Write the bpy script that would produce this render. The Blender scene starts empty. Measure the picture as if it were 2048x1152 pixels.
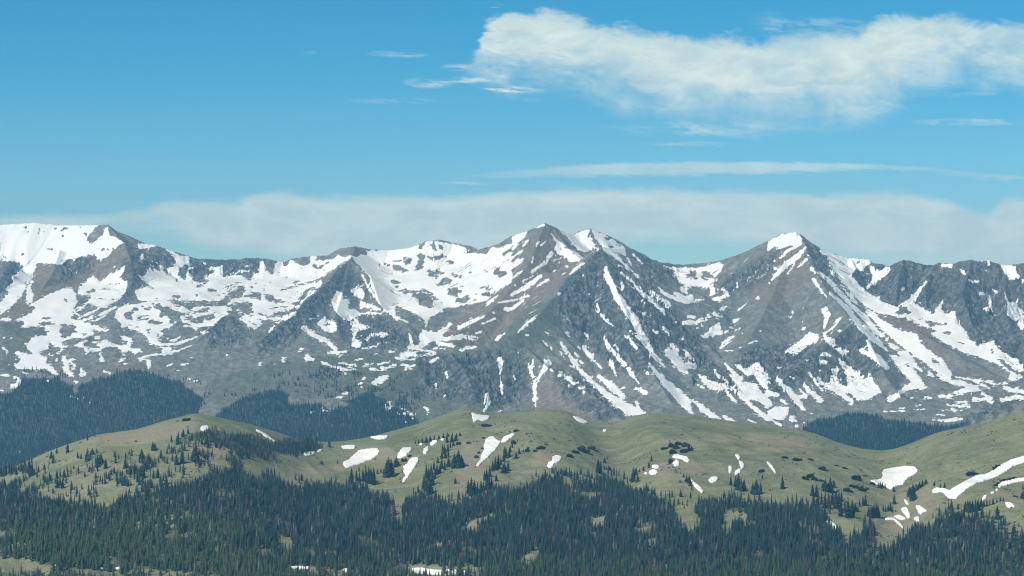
import bpy, math, random
import numpy as np
from mathutils import Vector

# ---------------------------------------------------------------- camera, sky, sun, exposure
SC = bpy.context.scene
COL = SC.collection
W0, H0 = 2048.0, 1152.0
HFOV = math.radians(24.0)
F = (W0 / 2) / math.tan(HFOV / 2)          # focal length in photograph pixels
CX, CY = W0 / 2, H0 / 2
cam = bpy.data.cameras.new("camera")
cam.sensor_width = 36.0
cam.angle = HFOV
cam.clip_start = 1.0
cam.clip_end = 60000.0
camo = bpy.data.objects.new("camera", cam)
camo.rotation_euler = (math.radians(90), 0, 0)
COL.objects.link(camo)
SC.camera = camo
SC.view_settings.view_transform = 'Standard'
SC.view_settings.look = 'None'
SC.view_settings.gamma = 1
SC.view_settings.exposure = 0.15
SC.cycles.filter_width = 1.15
SC.cycles.use_denoising = True
SC.cycles.volume_bounces = 0
SC.cycles.max_bounces = 6

SUN_ELEV = math.radians(48)
SUN_AZ = math.radians(-130)      # direction the light comes from, clockwise from +Y (view direction)
sun = bpy.data.lights.new("sun", 'SUN')
sun.energy = 5.0
sun.angle = math.radians(0.5)
sun.color = (1.0, 0.93, 0.82)
suno = bpy.data.objects.new("sun", sun)
sd = Vector((math.sin(SUN_AZ) * math.cos(SUN_ELEV), math.cos(SUN_AZ) * math.cos(SUN_ELEV), math.sin(SUN_ELEV)))
suno.rotation_euler = sd.to_track_quat('Z', 'Y').to_euler()
COL.objects.link(suno)


class NT:
    """small helper for node trees"""
    def __init__(s, tree):
        s.t = tree
        s.t.nodes.clear()

    def n(s, kind, props=None, **inputs):
        nd = s.t.nodes.new(kind)
        for k, v in (props or {}).items():
            setattr(nd, k, v)
        for k, v in inputs.items():
            key = int(k[1:]) if k[0] == 'i' and k[1:].isdigit() else k.replace('_', ' ')
            s.put(nd.inputs[key], v)
        return nd

    def put(s, sock, v):
        if isinstance(v, bpy.types.NodeSocket):
            s.t.links.new(v, sock)
        else:
            sock.default_value = v

    def m(s, op, a, b=0.0, c=0.0, clamp=False):
        nd = s.t.nodes.new('ShaderNodeMath')
        nd.operation = op
        nd.use_clamp = clamp
        for i, v in enumerate((a, b, c)):
            s.put(nd.inputs[i], v)
        return nd.outputs[0]

    def step(s, v, lo, hi, a=0.0, b=1.0):
        nd = s.t.nodes.new('ShaderNodeMapRange')
        nd.interpolation_type = 'SMOOTHSTEP'
        for i, x in enumerate((v, lo, hi, a, b)):
            s.put(nd.inputs[i], x)
        return nd.outputs[0]

    def mix(s, f, a, b, mode='MIX'):
        nd = s.t.nodes.new('ShaderNodeMix')
        nd.data_type = 'RGBA'
        nd.blend_type = mode
        nd.clamp_factor = True
        s.put(nd.inputs[0], f)
        s.put(nd.inputs[6], a if isinstance(a, bpy.types.NodeSocket) else (*a, 1)[:4])
        s.put(nd.inputs[7], b if isinstance(b, bpy.types.NodeSocket) else (*b, 1)[:4])
        return nd.outputs[2]

    def noise(s, vec, scale, detail=4, rough=0.55, dist=0.0, out=0):
        nd = s.n('ShaderNodeTexNoise', None, Vector=vec, Scale=scale, Detail=detail, Roughness=rough, Distortion=dist)
        return nd.outputs[out]

    def curve(s, v, pts, lo, hi):
        """float curve of v in lo..hi through pts (x, y) in real units; y range is 0..1"""
        x = s.m('DIVIDE', s.m('SUBTRACT', v, lo), hi - lo, clamp=True)
        nd = s.t.nodes.new('ShaderNodeFloatCurve')
        c = nd.mapping.curves[0]
        P = [((a - lo) / (hi - lo), b) for a, b in pts]
        c.points[0].location = P[0]
        c.points[1].location = P[-1]
        for p in P[1:-1]:
            c.points.new(*p)
        nd.mapping.update()
        s.put(nd.inputs['Value'], x)
        return nd.outputs[0]


world = bpy.data.worlds.new("World")
SC.world = world
world.use_nodes = True
w = NT(world.node_tree)
sky = w.n('ShaderNodeTexSky')
sky.sky_type = 'NISHITA'
sky.sun_disc = False
sky.sun_elevation = SUN_ELEV
sky.sun_rotation = SUN_AZ
sky.altitude = 3600
sky.air_density = 1.0
sky.dust_density = 0.3
sky.ozone_density = 1.5
tc = w.n('ShaderNodeTexCoord')
sep = w.n('ShaderNodeSeparateXYZ', None, Vector=tc.outputs['Generated'])
X, Y, Z = sep.outputs
Yp = w.m('MAXIMUM', Y, 0.05)
az = w.m('DIVIDE', X, Yp)                   # tangent of azimuth
el = w.m('DIVIDE', Z, Yp)                   # tangent of elevation
# cloud co-ordinates: degrees-like units (photo pixels / 100) of direction, clouds at infinity
ca = w.m('ADD', w.m('MULTIPLY', az, F / 100), CX / 100)
ce = w.m('MULTIPLY', el, F / 100)            # 0 = horizon, 5.76 = top of the frame
cv = w.n('ShaderNodeCombineXYZ', None, X=ca, Y=w.m('MULTIPLY', ce, 1.9), Z=0.0).outputs[0]
cvs = w.n('ShaderNodeCombineXYZ', None, X=w.m('MULTIPLY', ca, 0.35), Y=w.m('MULTIPLY', ce, 2.6), Z=3.0).outputs[0]
n1 = w.noise(cv, 0.95, 9, 0.64, 0.5)
n2 = w.noise(cvs, 0.9, 6, 0.6, 0.2)
n3 = w.noise(cv, 0.35, 4, 0.5)
n4 = w.noise(w.n('ShaderNodeCombineXYZ', None, X=w.m('MULTIPLY', ca, 1.2), Y=w.m('ADD', w.m('MULTIPLY', ce, 7.0), w.m('MULTIPLY', ca, .6)), Z=1.5).outputs[0], 1.4, 7, .65, .6)
d4 = w.m('SUBTRACT', n4, 0.5)
d1 = w.m('MULTIPLY', w.m('SUBTRACT', n1, 0.5), 1.0)
d2 = w.m('MULTIPLY', w.m('SUBTRACT', n2, 0.5), 1.0)


def band(top, bot, soft_t, soft_b, nt, nb):
    t = w.m('MULTIPLY', w.curve(ca, top, -4, 24), 6.0)
    b = w.m('MULTIPLY', w.curve(ca, bot, -4, 24), 6.0)
    e1 = w.m('ADD', ce, nt)
    e2 = w.m('ADD', ce, nb)
    up = w.step(w.m('SUBTRACT', t, e1), -soft_t * 0.25, soft_t)
    dn = w.step(w.m('SUBTRACT', e2, b), -soft_b * 0.3, soft_b)
    return w.m('MULTIPLY', up, dn)


def E(py):
    return (576 - py) / 600.0


# the big bank on the right, the long thin streak, and the low bank behind the peaks
big = band([(-4, E(130)), (9.1, E(135)), (9.6, E(75)), (9.8, E(32)), (10.7, E(20)), (12, E(45)), (14, E(72)), (16, E(70)), (17.2, E(60)), (17.7, E(30)), (18.8, E(25)), (20.5, E(45)), (24, E(40))],
           [(-4, E(120)), (9.0, E(128)), (9.8, E(165)), (11, E(180)), (12.5, E(210)), (14.2, E(250)), (16, E(255)), (17.5, E(240)), (18.5, E(180)), (20.5, E(170)), (24, E(180))],
           0.28, 1.15, w.m('ADD', w.m('MULTIPLY', d1, 1.1), w.m('MULTIPLY', d4, w.curve(ca, [(-4, .9), (9.5, .9), (11, .25), (24, .25)], -4, 24))), w.m('ADD', w.m('MULTIPLY', d1, 1.2), w.m('ADD', w.m('MULTIPLY', d2, 0.7), w.m('MULTIPLY', d4, w.curve(ca, [(-4, 1.0), (9.5, 1.0), (12, .4), (24, .3)], -4, 24)))))
streak = band([(-4, E(360)), (8.6, E(352)), (10.5, E(336)), (12.3, E(325)), (15, E(322)), (18, E(330)), (20, E(348)), (24, E(352))],
              [(-4, E(359)), (8.6, E(362)), (10.5, E(356)), (12.3, E(354)), (15, E(350)), (18, E(342)), (20, E(358)), (24, E(360))],
              0.07, 0.09, w.m('MULTIPLY', d4, 0.16), w.m('MULTIPLY', d4, 0.22))
streak = w.m('MULTIPLY', streak, w.curve(ca, [(-4, 0), (8.2, 0), (10.2, .35), (13, .8), (16.5, .8), (18, .55), (19.2, .5), (24, .3)], -4, 24))
low = band([(-4, E(460)), (0, E(428)), (2.5, E(420)), (3.6, E(398)), (4.6, E(400)), (5.1, E(385)), (7, E(392)), (10, E(380)), (12, E(372)), (14, E(378)), (17, E(385)), (18.8, E(388)), (19.6, E(420)), (20.2, E(395)), (24, E(390))],
           [(-4, E(600)), (1, E(500)), (3, E(470)), (4.2, E(505)), (6, E(540)), (8, E(600)), (12, E(500)), (14, E(500)), (16, E(520)), (24, E(600))],
           0.2, 0.5, w.m('ADD', w.m('MULTIPLY', d1, 0.45), w.m('MULTIPLY', d4, .12)), w.m('MULTIPLY', d2, 0.7))


def wisp(x, py, rx, ry, amp):
    dx = w.m('DIVIDE', w.m('SUBTRACT', ca, x), rx)
    dy = w.m('DIVIDE', w.m('SUBTRACT', w.m('ADD', ce, w.m('MULTIPLY', d2, 0.25)), (576 - py) / 100), ry)
    r = w.m('ADD', w.m('MULTIPLY', dx, dx), w.m('MULTIPLY', dy, dy))
    return w.m('MULTIPLY', w.step(r, 0.0, 1.0, 1.0, 0.0), amp)


wl = [wisp(7.95, 109, .7, .10, .42), wisp(6.2, 106, .2, .05, .22), wisp(8.6, 163, .6, .14, .5), wisp(10.2, 178, .8, .07, .6),
      wisp(9.4, 158, .5, .07, .45), wisp(9.2, 133, .45, .08, .5), wisp(19.4, 245, 1.4, .09, .45), wisp(19.3, 190, 1.3, .07, .2), wisp(14.0, 290, 1.3, .06, .25),
      wisp(15.4, 42, .5, .25, .16), wisp(19.9, 353, .5, .06, .3), wisp(8.0, 203, 1.2, .08, .16), wisp(9.5, 366, .9, .05, .35), wisp(16.5, 60, 1.5, .3, .25),
      wisp(13.8, 258, 2.2, .2, .25)]
cl = w.m('MULTIPLY', big, w.step(w.m('ADD', n3, w.m('MULTIPLY', d1, .5)), .1, .62, .6, 1.0))
cl = w.m('MAXIMUM', cl, w.m('MULTIPLY', streak, .75))
cl = w.m('MAXIMUM', cl, w.m('MULTIPLY', low, w.step(n2, .25, .65, .84, 1.0)))
torn = w.m('MULTIPLY', w.step(n4, .36, .66, 0.0, 1.5), w.step(n1, .35, .55, .5, 1.0))
for q in wl:
    cl = w.m('ADD', cl, w.m('MULTIPLY', q, torn))
front = w.m('GREATER_THAN', Y, 0.3)
cl = w.m('MULTIPLY', cl, front, clamp=True)
skyc = w.mix(1.0, sky.outputs[0], w.mix(w.step(ce, -.5, 5.8), (.60, .81, .87), (.19, .76, .90)), 'MULTIPLY')
# white scattered light of the cloud, a touch greyer in its thick lower parts
cloudc = w.mix(w.step(n1, .35, .7), (5.9, 7.1, 7.0), (7.2, 8.2, 7.8))
ccol = w.mix(cl, skyc, cloudc)
bg = w.n('ShaderNodeBackground', None, Color=ccol, Strength=0.1)
out = w.n('ShaderNodeOutputWorld', None, Surface=bg.outputs[0])


# ---------------------------------------------------------------- numeric helpers
def P(px, py, D):
    return np.array([(px - CX) / F * D, D, (CY - py) / F * D])


_rng = np.random.default_rng(7)
_perm = _rng.permutation(1024)
_perm = np.concatenate([_perm, _perm]).astype(np.int32)
_ang = _rng.random(1024) * 2 * math.pi
_gx, _gy = np.cos(_ang).astype(np.float32), np.sin(_ang).astype(np.float32)


def perlin(x, y):
    xi = np.floor(x); yi = np.floor(y)
    fx = (x - xi).astype(np.float32); fy = (y - yi).astype(np.float32)
    xi = xi.astype(np.int32) & 1023; yi = yi.astype(np.int32) & 1023
    x1 = (xi + 1) & 1023; y1 = (yi + 1) & 1023
    u = fx * fx * fx * (fx * (fx * 6 - 15) + 10); v = fy * fy * fy * (fy * (fy * 6 - 15) + 10)

    def g(a, b, dx, dy):
        h = _perm[_perm[a] + b]
        return _gx[h] * dx + _gy[h] * dy
    n00 = g(xi, yi, fx, fy); n10 = g(x1, yi, fx - 1, fy)
    n01 = g(xi, y1, fx, fy - 1); n11 = g(x1, y1, fx - 1, fy - 1)
    a = n00 + u * (n10 - n00); b = n01 + u * (n11 - n01)
    return (a + v * (b - a)) * 1.5


def fbm(x, y, octs=5, gain=0.5, lac=2.03):
    s = 0; a = 1.0; t = 0
    for k in range(octs):
        s = s + a * perlin(x + 17.3 * k, y - 9.1 * k); t += a
        x = x * lac; y = y * lac; a *= gain
    return s / t


def ridged(x, y, octs=5, gain=0.5, lac=2.03):
    s = 0; a = 1.0; t = 0
    for k in range(octs):
        s = s + a * (1 - 2 * np.abs(perlin(x + 31.7 * k, y + 11.9 * k))); t += a
        x = x * lac; y = y * lac; a *= gain
    return s / t


def sstep(x, a, b):
    t = np.clip((x - a) / (b - a), 0, 1)
    return t * t * (3 - 2 * t)


class Canvas:
    """a map traced in photo pixels, later looked up at terrain points seen there"""
    def __init__(s, x0, y0, x1, y1, ss=1.0):
        s.x0, s.y0, s.k = x0, y0, ss
        s.a = np.zeros((int((y1 - y0) * ss) + 1, int((x1 - x0) * ss) + 1), np.float32)

    def _box(s, xs, ys, pad=0):
        h, w_ = s.a.shape
        return (max(0, int(min(xs) - pad)), max(0, int(min(ys) - pad)), min(w_, int(max(xs) + pad) + 2), min(h, int(max(ys) + pad) + 2))

    def poly(s, pts, v=1.0):
        xs = [(p[0] - s.x0) * s.k for p in pts]; ys = [(p[1] - s.y0) * s.k for p in pts]
        a, b, c, d = s._box(xs, ys)
        if c <= a or d <= b:
            return
        X_, Y_ = np.meshgrid(np.arange(a, c), np.arange(b, d))
        ins = np.zeros(X_.shape, bool)
        j = len(xs) - 1
        for i in range(len(xs)):
            if ys[i] != ys[j]:
                cr = ((ys[i] > Y_) != (ys[j] > Y_)) & (X_ < (xs[j] - xs[i]) * (Y_ - ys[i]) / (ys[j] - ys[i]) + xs[i])
                ins ^= cr
            j = i
        s.a[b:d, a:c][ins] = v

    def line(s, pts, ws, v=1.0):
        if len(ws) == 1:
            ws = [ws[0]] * len(pts)
        ws = np.interp(np.linspace(0, 1, len(pts)), np.linspace(0, 1, len(ws)), ws)
        for i in range(len(pts) - 1):
            (xa, ya), (xb, yb) = [((p[0] - s.x0) * s.k, (p[1] - s.y0) * s.k) for p in (pts[i], pts[i + 1])]
            wa, wb = ws[i] * s.k / 2, ws[i + 1] * s.k / 2
            a, b, c, d = s._box((xa, xb), (ya, yb), max(wa, wb) + 1)
            if c <= a or d <= b:
                continue
            X_, Y_ = np.meshgrid(np.arange(a, c), np.arange(b, d))
            dx, dy = xb - xa, yb - ya
            t = np.clip(((X_ - xa) * dx + (Y_ - ya) * dy) / max(dx * dx + dy * dy, 1e-6), 0, 1)
            dd = np.hypot(X_ - xa - t * dx, Y_ - ya - t * dy)
            s.a[b:d, a:c][dd < wa + (wb - wa) * t] = v

    def ell(s, x, y, rx, ry, v=1.0):
        r = random.Random(int(x * 13 + y * 7))
        ph = [r.uniform(0, 6.28) for _ in range(3)]
        big_ = min(1.0, max(rx, ry) / 5.0)
        sk = r.uniform(-.5, .5) * big_
        q = []
        for t in np.linspace(0, 2 * math.pi, 25)[:-1]:
            f = 1 + big_ * (.22 * math.sin(2 * t + ph[0]) + .20 * math.sin(3 * t + ph[1]) + .16 * math.sin(5 * t + ph[2]) + r.uniform(-.14, .14))
            u_, v_ = rx * f * math.cos(t), ry * f * math.sin(t)
            q.append((x + u_ + sk * v_, y + v_ + .25 * sk * u_))
        s.poly(q, v)

    def blur(s, r, times=2):
        n = max(1, int(round(r * s.k)))
        for _ in range(times):
            for ax in (0, 1):
                pad = [(0, 0), (0, 0)]; pad[ax] = (n + 1, n)
                q = np.cumsum(np.pad(s.a, pad, mode='edge').astype(np.float64), axis=ax)
                L = s.a.shape[ax]
                hi = np.take(q, np.arange(2 * n + 1, 2 * n + 1 + L), axis=ax)
                lo = np.take(q, np.arange(0, L), axis=ax)
                s.a = ((hi - lo) / (2 * n + 1)).astype(np.float32)
        return s

    def at(s, px, py, outside=0.0):
        x = (px - s.x0) * s.k; y = (py - s.y0) * s.k
        h, w_ = s.a.shape
        ok = (x >= 0) & (y >= 0) & (x < w_ - 1) & (y < h - 1)
        x = np.clip(x, 0, w_ - 1.001); y = np.clip(y, 0, h - 1.001)
        xi = x.astype(int); yi = y.astype(int); fx = x - xi; fy = y - yi
        A = s.a
        v = (A[yi, xi] * (1 - fx) + A[yi, xi + 1] * fx) * (1 - fy) + (A[yi + 1, xi] * (1 - fx) + A[yi + 1, xi + 1] * fx) * fy
        return np.where(ok, v, outside)


def trace(cv, text, ox, oy, k):
    """S polygon, R hole, L line (widths | points), e ellipse, E hole ellipse, in crop pixels"""
    for ln in text.strip().splitlines():
        ln = ln.strip()
        if not ln:
            continue
        c, rest = ln[0], ln[1:].strip()

        def pts(q):
            return [(ox + float(a.split(',')[0]) * k, oy + float(a.split(',')[1]) * k) for a in q.split()]
        if c in 'SR':
            cv.poly(pts(rest), 1.0 if c == 'S' else 0.0)
        elif c in 'LK':
            for item in rest.split(';'):
                a, b = item.split('|')
                cv.line(pts(b), [float(q) * k for q in a.strip().split(',')], 1.0 if c == 'L' else 0.0)
        else:
            for q in rest.split():
                v = [float(z) for z in q.split(',')]
                cv.ell(ox + v[0] * k, oy + v[1] * k, v[2] * k, v[3] * k, 1.0 if c == 'e' else 0.0)
# ---------------------------------------------------------------- snow of the far mountains, traced
K3 = 512 / 1552.0
SNOW1 = '''
S 0,92 60,80 205,73 330,94 600,90 640,90 660,105 690,160 760,200 720,215 670,262 640,290 590,305 575,265 520,275 440,300 410,295 380,330 300,325 220,320 205,370 190,440 165,445 130,520 60,595 0,635 0,560 60,500 30,480 80,440 72,410 150,345 100,312 0,305
S 200,425 185,470 205,520 190,560 165,575 158,520 165,470
R 600,88 655,84 662,98 635,110 625,150 590,180 545,206 525,195 540,150
R 655,95 700,120 770,160 820,195 755,200 700,165 665,158
E 155,105,10,10 243,122,12,12 235,145,5,8 268,130,5,8 335,112,12,6 390,116,24,10 435,105,7,5 487,105,7,5 520,145,10,10 305,240,16,8 135,265,12,9 95,265,6,4 625,240,14,10 655,240,5,12 685,232,4,10 172,135,6,6 208,120,5,5 380,155,8,8 350,210,5,3 30,290,12,5 10,330,30,16
R 0,480 50,488 45,505 0,515
S 350,490 425,468 455,500 470,560 440,620 430,660 520,680 560,690 450,705 340,702 300,692 130,712 150,680 90,665 200,622 215,590 178,580 250,535 300,512
E 400,550,8,16 285,658,30,5 280,690,45,8 500,560,0,0
S 0,657 90,655 60,670 0,672
S 300,740 362,730 370,778 480,758 545,770 480,800 420,822 380,840 300,820 262,850 240,880 275,900 280,940 355,990 340,1003 250,962 190,972 120,962 80,925 112,910 100,870 85,850 140,880 202,868 150,825 150,800 230,770
L 14|0,830 50,865;34,24|380,880 400,950 450,1015;24,40|488,950 500,1012;20|560,720 555,760
S 470,480 560,400 590,420 600,455 650,400 720,370 757,332 750,380 722,410 772,440 760,500 722,545 640,592 580,580 530,565 560,512 500,520 475,512
L 9|540,560 432,640;9|600,600 470,660;16|700,590 600,640;8|560,640 470,700;9|640,640 540,690;7|460,600 440,640
E 640,480,50,4 680,450,45,4 560,490,30,12 700,500,30,4 620,540,50,4 690,545,30,3
S 1040,260 1110,300 1150,290 1140,340 1080,352 1070,420 1130,440 1200,430 1180,470 1250,480 1280,460 1300,500 1350,480 1370,430 1400,420 1450,390 1505,368 1480,400 1400,450 1340,530 1310,560 1330,600 1450,642 1552,648 1552,672 1400,652 1250,645 1150,612 1100,565 1000,548 900,542 850,548 820,500 830,470 895,490 880,440 935,470 900,440 870,400 880,380 902,370 915,325 945,375 962,385 970,345 1000,378 1030,375 1060,342 1065,300
L 10|1150,370 1180,340 1220,320;10|1245,400 1260,370 1300,350;8|1240,320 1245,345;16|1320,380 1365,330;12|1300,420 1370,375;9|1380,470 1440,440;12|1400,500 1480,450 1552,440;8|1330,430 1400,370
E 1075,525,14,16 1195,515,6,8 1185,560,16,12 1250,550,16,10 1090,565,50,14 1140,590,40,12 1285,485,24,12
S 835,203 880,207 955,215 900,230 840,233
L 18|1010,232 1050,262 1100,290 1150,288 1190,297
e 865,285,12,14 700,345,12,5
L 42,34,36|850,578 760,592 712,640 742,685 830,700 900,702 960,722 1000,728 1035,700 1020,662 960,622 900,610 850,578
L 22|830,650 900,640 960,640;16|800,690 900,690 1010,690
L 30,26,22|870,548 960,562 1050,588 1150,608 1250,602 1400,642 1552,645;22|1090,650 1150,702 1200,702 1310,692 1332,652 1270,640 1200,650;18|1440,655 1500,685 1552,705;18|1200,742 1258,740;30|540,730 560,775 620,790 700,822 780,842 850,882 950,882 1050,862 1140,828;34|740,768 800,780 785,815;22|900,735 940,800 1040,818 1100,800 1180,775;24|360,705 560,705 655,730;12|240,690 250,740;14|560,830 700,832 790,862 850,912;30,20|900,900 905,955;10|1100,940 1138,930;9|1010,945 1045,935;14|440,770 540,740;12|690,800 740,850
E 600,770,30,12 690,745,60,12
L 26|100,1012 120,1042 80,1078;14|0,1000 48,1002;8|1165,1037 1200,1037;10|420,1020 470,1045;12|270,1030 290,1042;7|1060,975 1085,975;8|1130,1020 1160,1030
e 760,935,9,6 620,912,12,9 1375,880,6,4 1290,943,6,3 655,985,12,7 545,1000,7,4 640,1010,9,6 330,850,8,5 430,910,8,7 350,905,8,6 570,1000,6,6
'''
SNOW2 = '''
S 0,306 45,312 50,380 90,400 130,320 160,340 190,330 230,310 240,340 280,345 330,335 335,285 365,290 360,320 350,350 400,350 500,270 560,270 620,290 580,290 540,310 420,390 330,440 250,520 180,550 250,590 240,640 130,690 60,680 0,720
S 590,298 640,270 700,243 800,243 930,230 1000,205 1060,187 1180,203 1290,235 1325,262 1400,268 1430,225 1552,205 1552,440 1480,480 1400,550 1300,570 1130,600 1090,640 1050,650 1040,700 1010,740 960,700 900,680 860,660 780,600 740,540 700,470 690,400 640,345
R 840,573 930,612 1000,650 1030,690 1020,745 960,700 895,662 845,640
S 1010,735 1100,740 1180,680 1192,690 1130,760 1150,772 1260,748 1250,785 1150,792 1060,800 1000,845 960,852 920,842 935,800 960,830 1000,800 985,765
E 990,335,34,30 1000,280,26,24 1080,225,15,30 1122,225,15,15 920,305,26,20 868,355,42,20 1085,290,40,20 1175,320,26,15 1085,385,45,24 1145,435,45,20 1205,398,15,20 1240,405,12,12 915,495,45,17 1030,545,75,38 1200,495,45,24 1255,545,45,20 1395,472,45,13 1390,510,50,12 850,437,42,9 790,335,30,7 1245,465,15,8 1295,378,15,5 1395,370,14,6 1345,248,55,18 1005,215,25,18 730,248,7,5 855,465,12,8 1010,490,32,12 1480,385,40,22 1470,350,30,10 750,335,8,6 1060,510,16,14 1130,570,10,12 1325,545,12,8 870,310,40,6 1155,285,8,8 1410,300,8,3 1270,200,10,4 1180,195,24,9 1130,265,8,8 1000,410,0,0
R 1410,215 1540,155 1552,190 1500,225 1470,235
R 1552,250 1500,280 1490,265 1552,225
R 0,304 20,310 20,380 0,390
R 50,306 90,297 130,305 122,330 100,395 65,375
E 180,320,19,18
R 230,300 325,278 330,330 280,346 240,320
R 365,290 430,280 510,245 470,300 400,345 350,352 365,325
R 500,242 600,216 645,232 672,255 677,278 600,260 540,288 500,275
L 8|380,350 440,310 500,290
E 230,465,90,16 310,490,58,24 250,435,24,11 70,525,48,20 150,570,120,22 0,522,30,28 50,640,80,9 180,610,70,8 190,385,10,4 190,410,8,4 100,600,60,6 40,480,14,6 310,385,60,2 120,680,60,6
L 14|110,702 80,738
S 455,562 490,490 520,500 530,540 572,540 555,580 562,600 600,602 632,622 740,620 772,632 640,632 600,652 570,670 530,662 480,612
S 618,458 662,500 650,540 600,522 575,490
S 630,552 720,580 772,612 720,612 700,592 650,592 632,602
L 11,14,9|640,390 700,500 780,600 860,672
L 4|670,410 760,520;4|720,440 800,530;4|760,520 830,590;4|600,310 690,400
S 370,690 420,640 430,668 490,682 490,730 460,747 400,722
E 428,697,20,12
L 24,28,26,20|285,708 350,762 430,792 470,832 500,862;15|440,868 550,858;7|500,892 522,880;6|320,660 350,660 380,640
S 600,652 640,690 692,710 610,740 600,780 642,800 630,832 578,832 590,760 578,720
L 20,8,24|670,780 730,750 790,760;7|640,842 740,820 800,790;12,20,8|930,750 940,790 960,832;26|890,875 960,872;14|920,885 880,890;12|850,897 960,910;12|1000,852 1090,865
L 20,10|1060,920 1110,892;20|1100,808 1200,825;20,14|1240,850 1335,825;24|1270,770 1335,778;22,24,10|1230,715 1320,670 1388,642;12|1370,690 1452,658;12|1335,748 1370,735;14|1455,790 1505,750;24|1510,602 1552,600;10|1470,562 1552,552;12|1370,582 1440,548;8|1080,840 1150,842;9|1400,560 1470,520
e 170,905,18,14 273,845,14,14 25,935,10,8 110,935,10,6 318,900,30,18 725,873,14,7 925,960,20,14 710,650,8,4 1440,625,8,5 820,860,16,8 330,905,16,10
L 14|400,925 470,950 540,970;9|500,930 610,945;9|600,905 640,905;10|650,945 710,928;12|740,935 810,920;17|760,960 845,945;10|690,965 745,972;12|540,970 600,965;7|880,940 960,940;8|1000,885 1090,870
S 700,1045 740,1015 808,992 800,1020 750,1060 712,1062
L 10|490,1135 525,1130;9|525,1112 560,1110
e 655,1020,10,7 637,1050,14,8 545,992,8,5 640,1075,7,3
L 30,26,10|1478,910 1482,950 1478,1002;9,18,14|1482,1030 1492,1070 1492,1102;12|1150,985 1162,1018;7|1090,1045 1090,1080;8|1135,1130 1150,1120;14|1390,1152 1400,1120
'''
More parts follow.
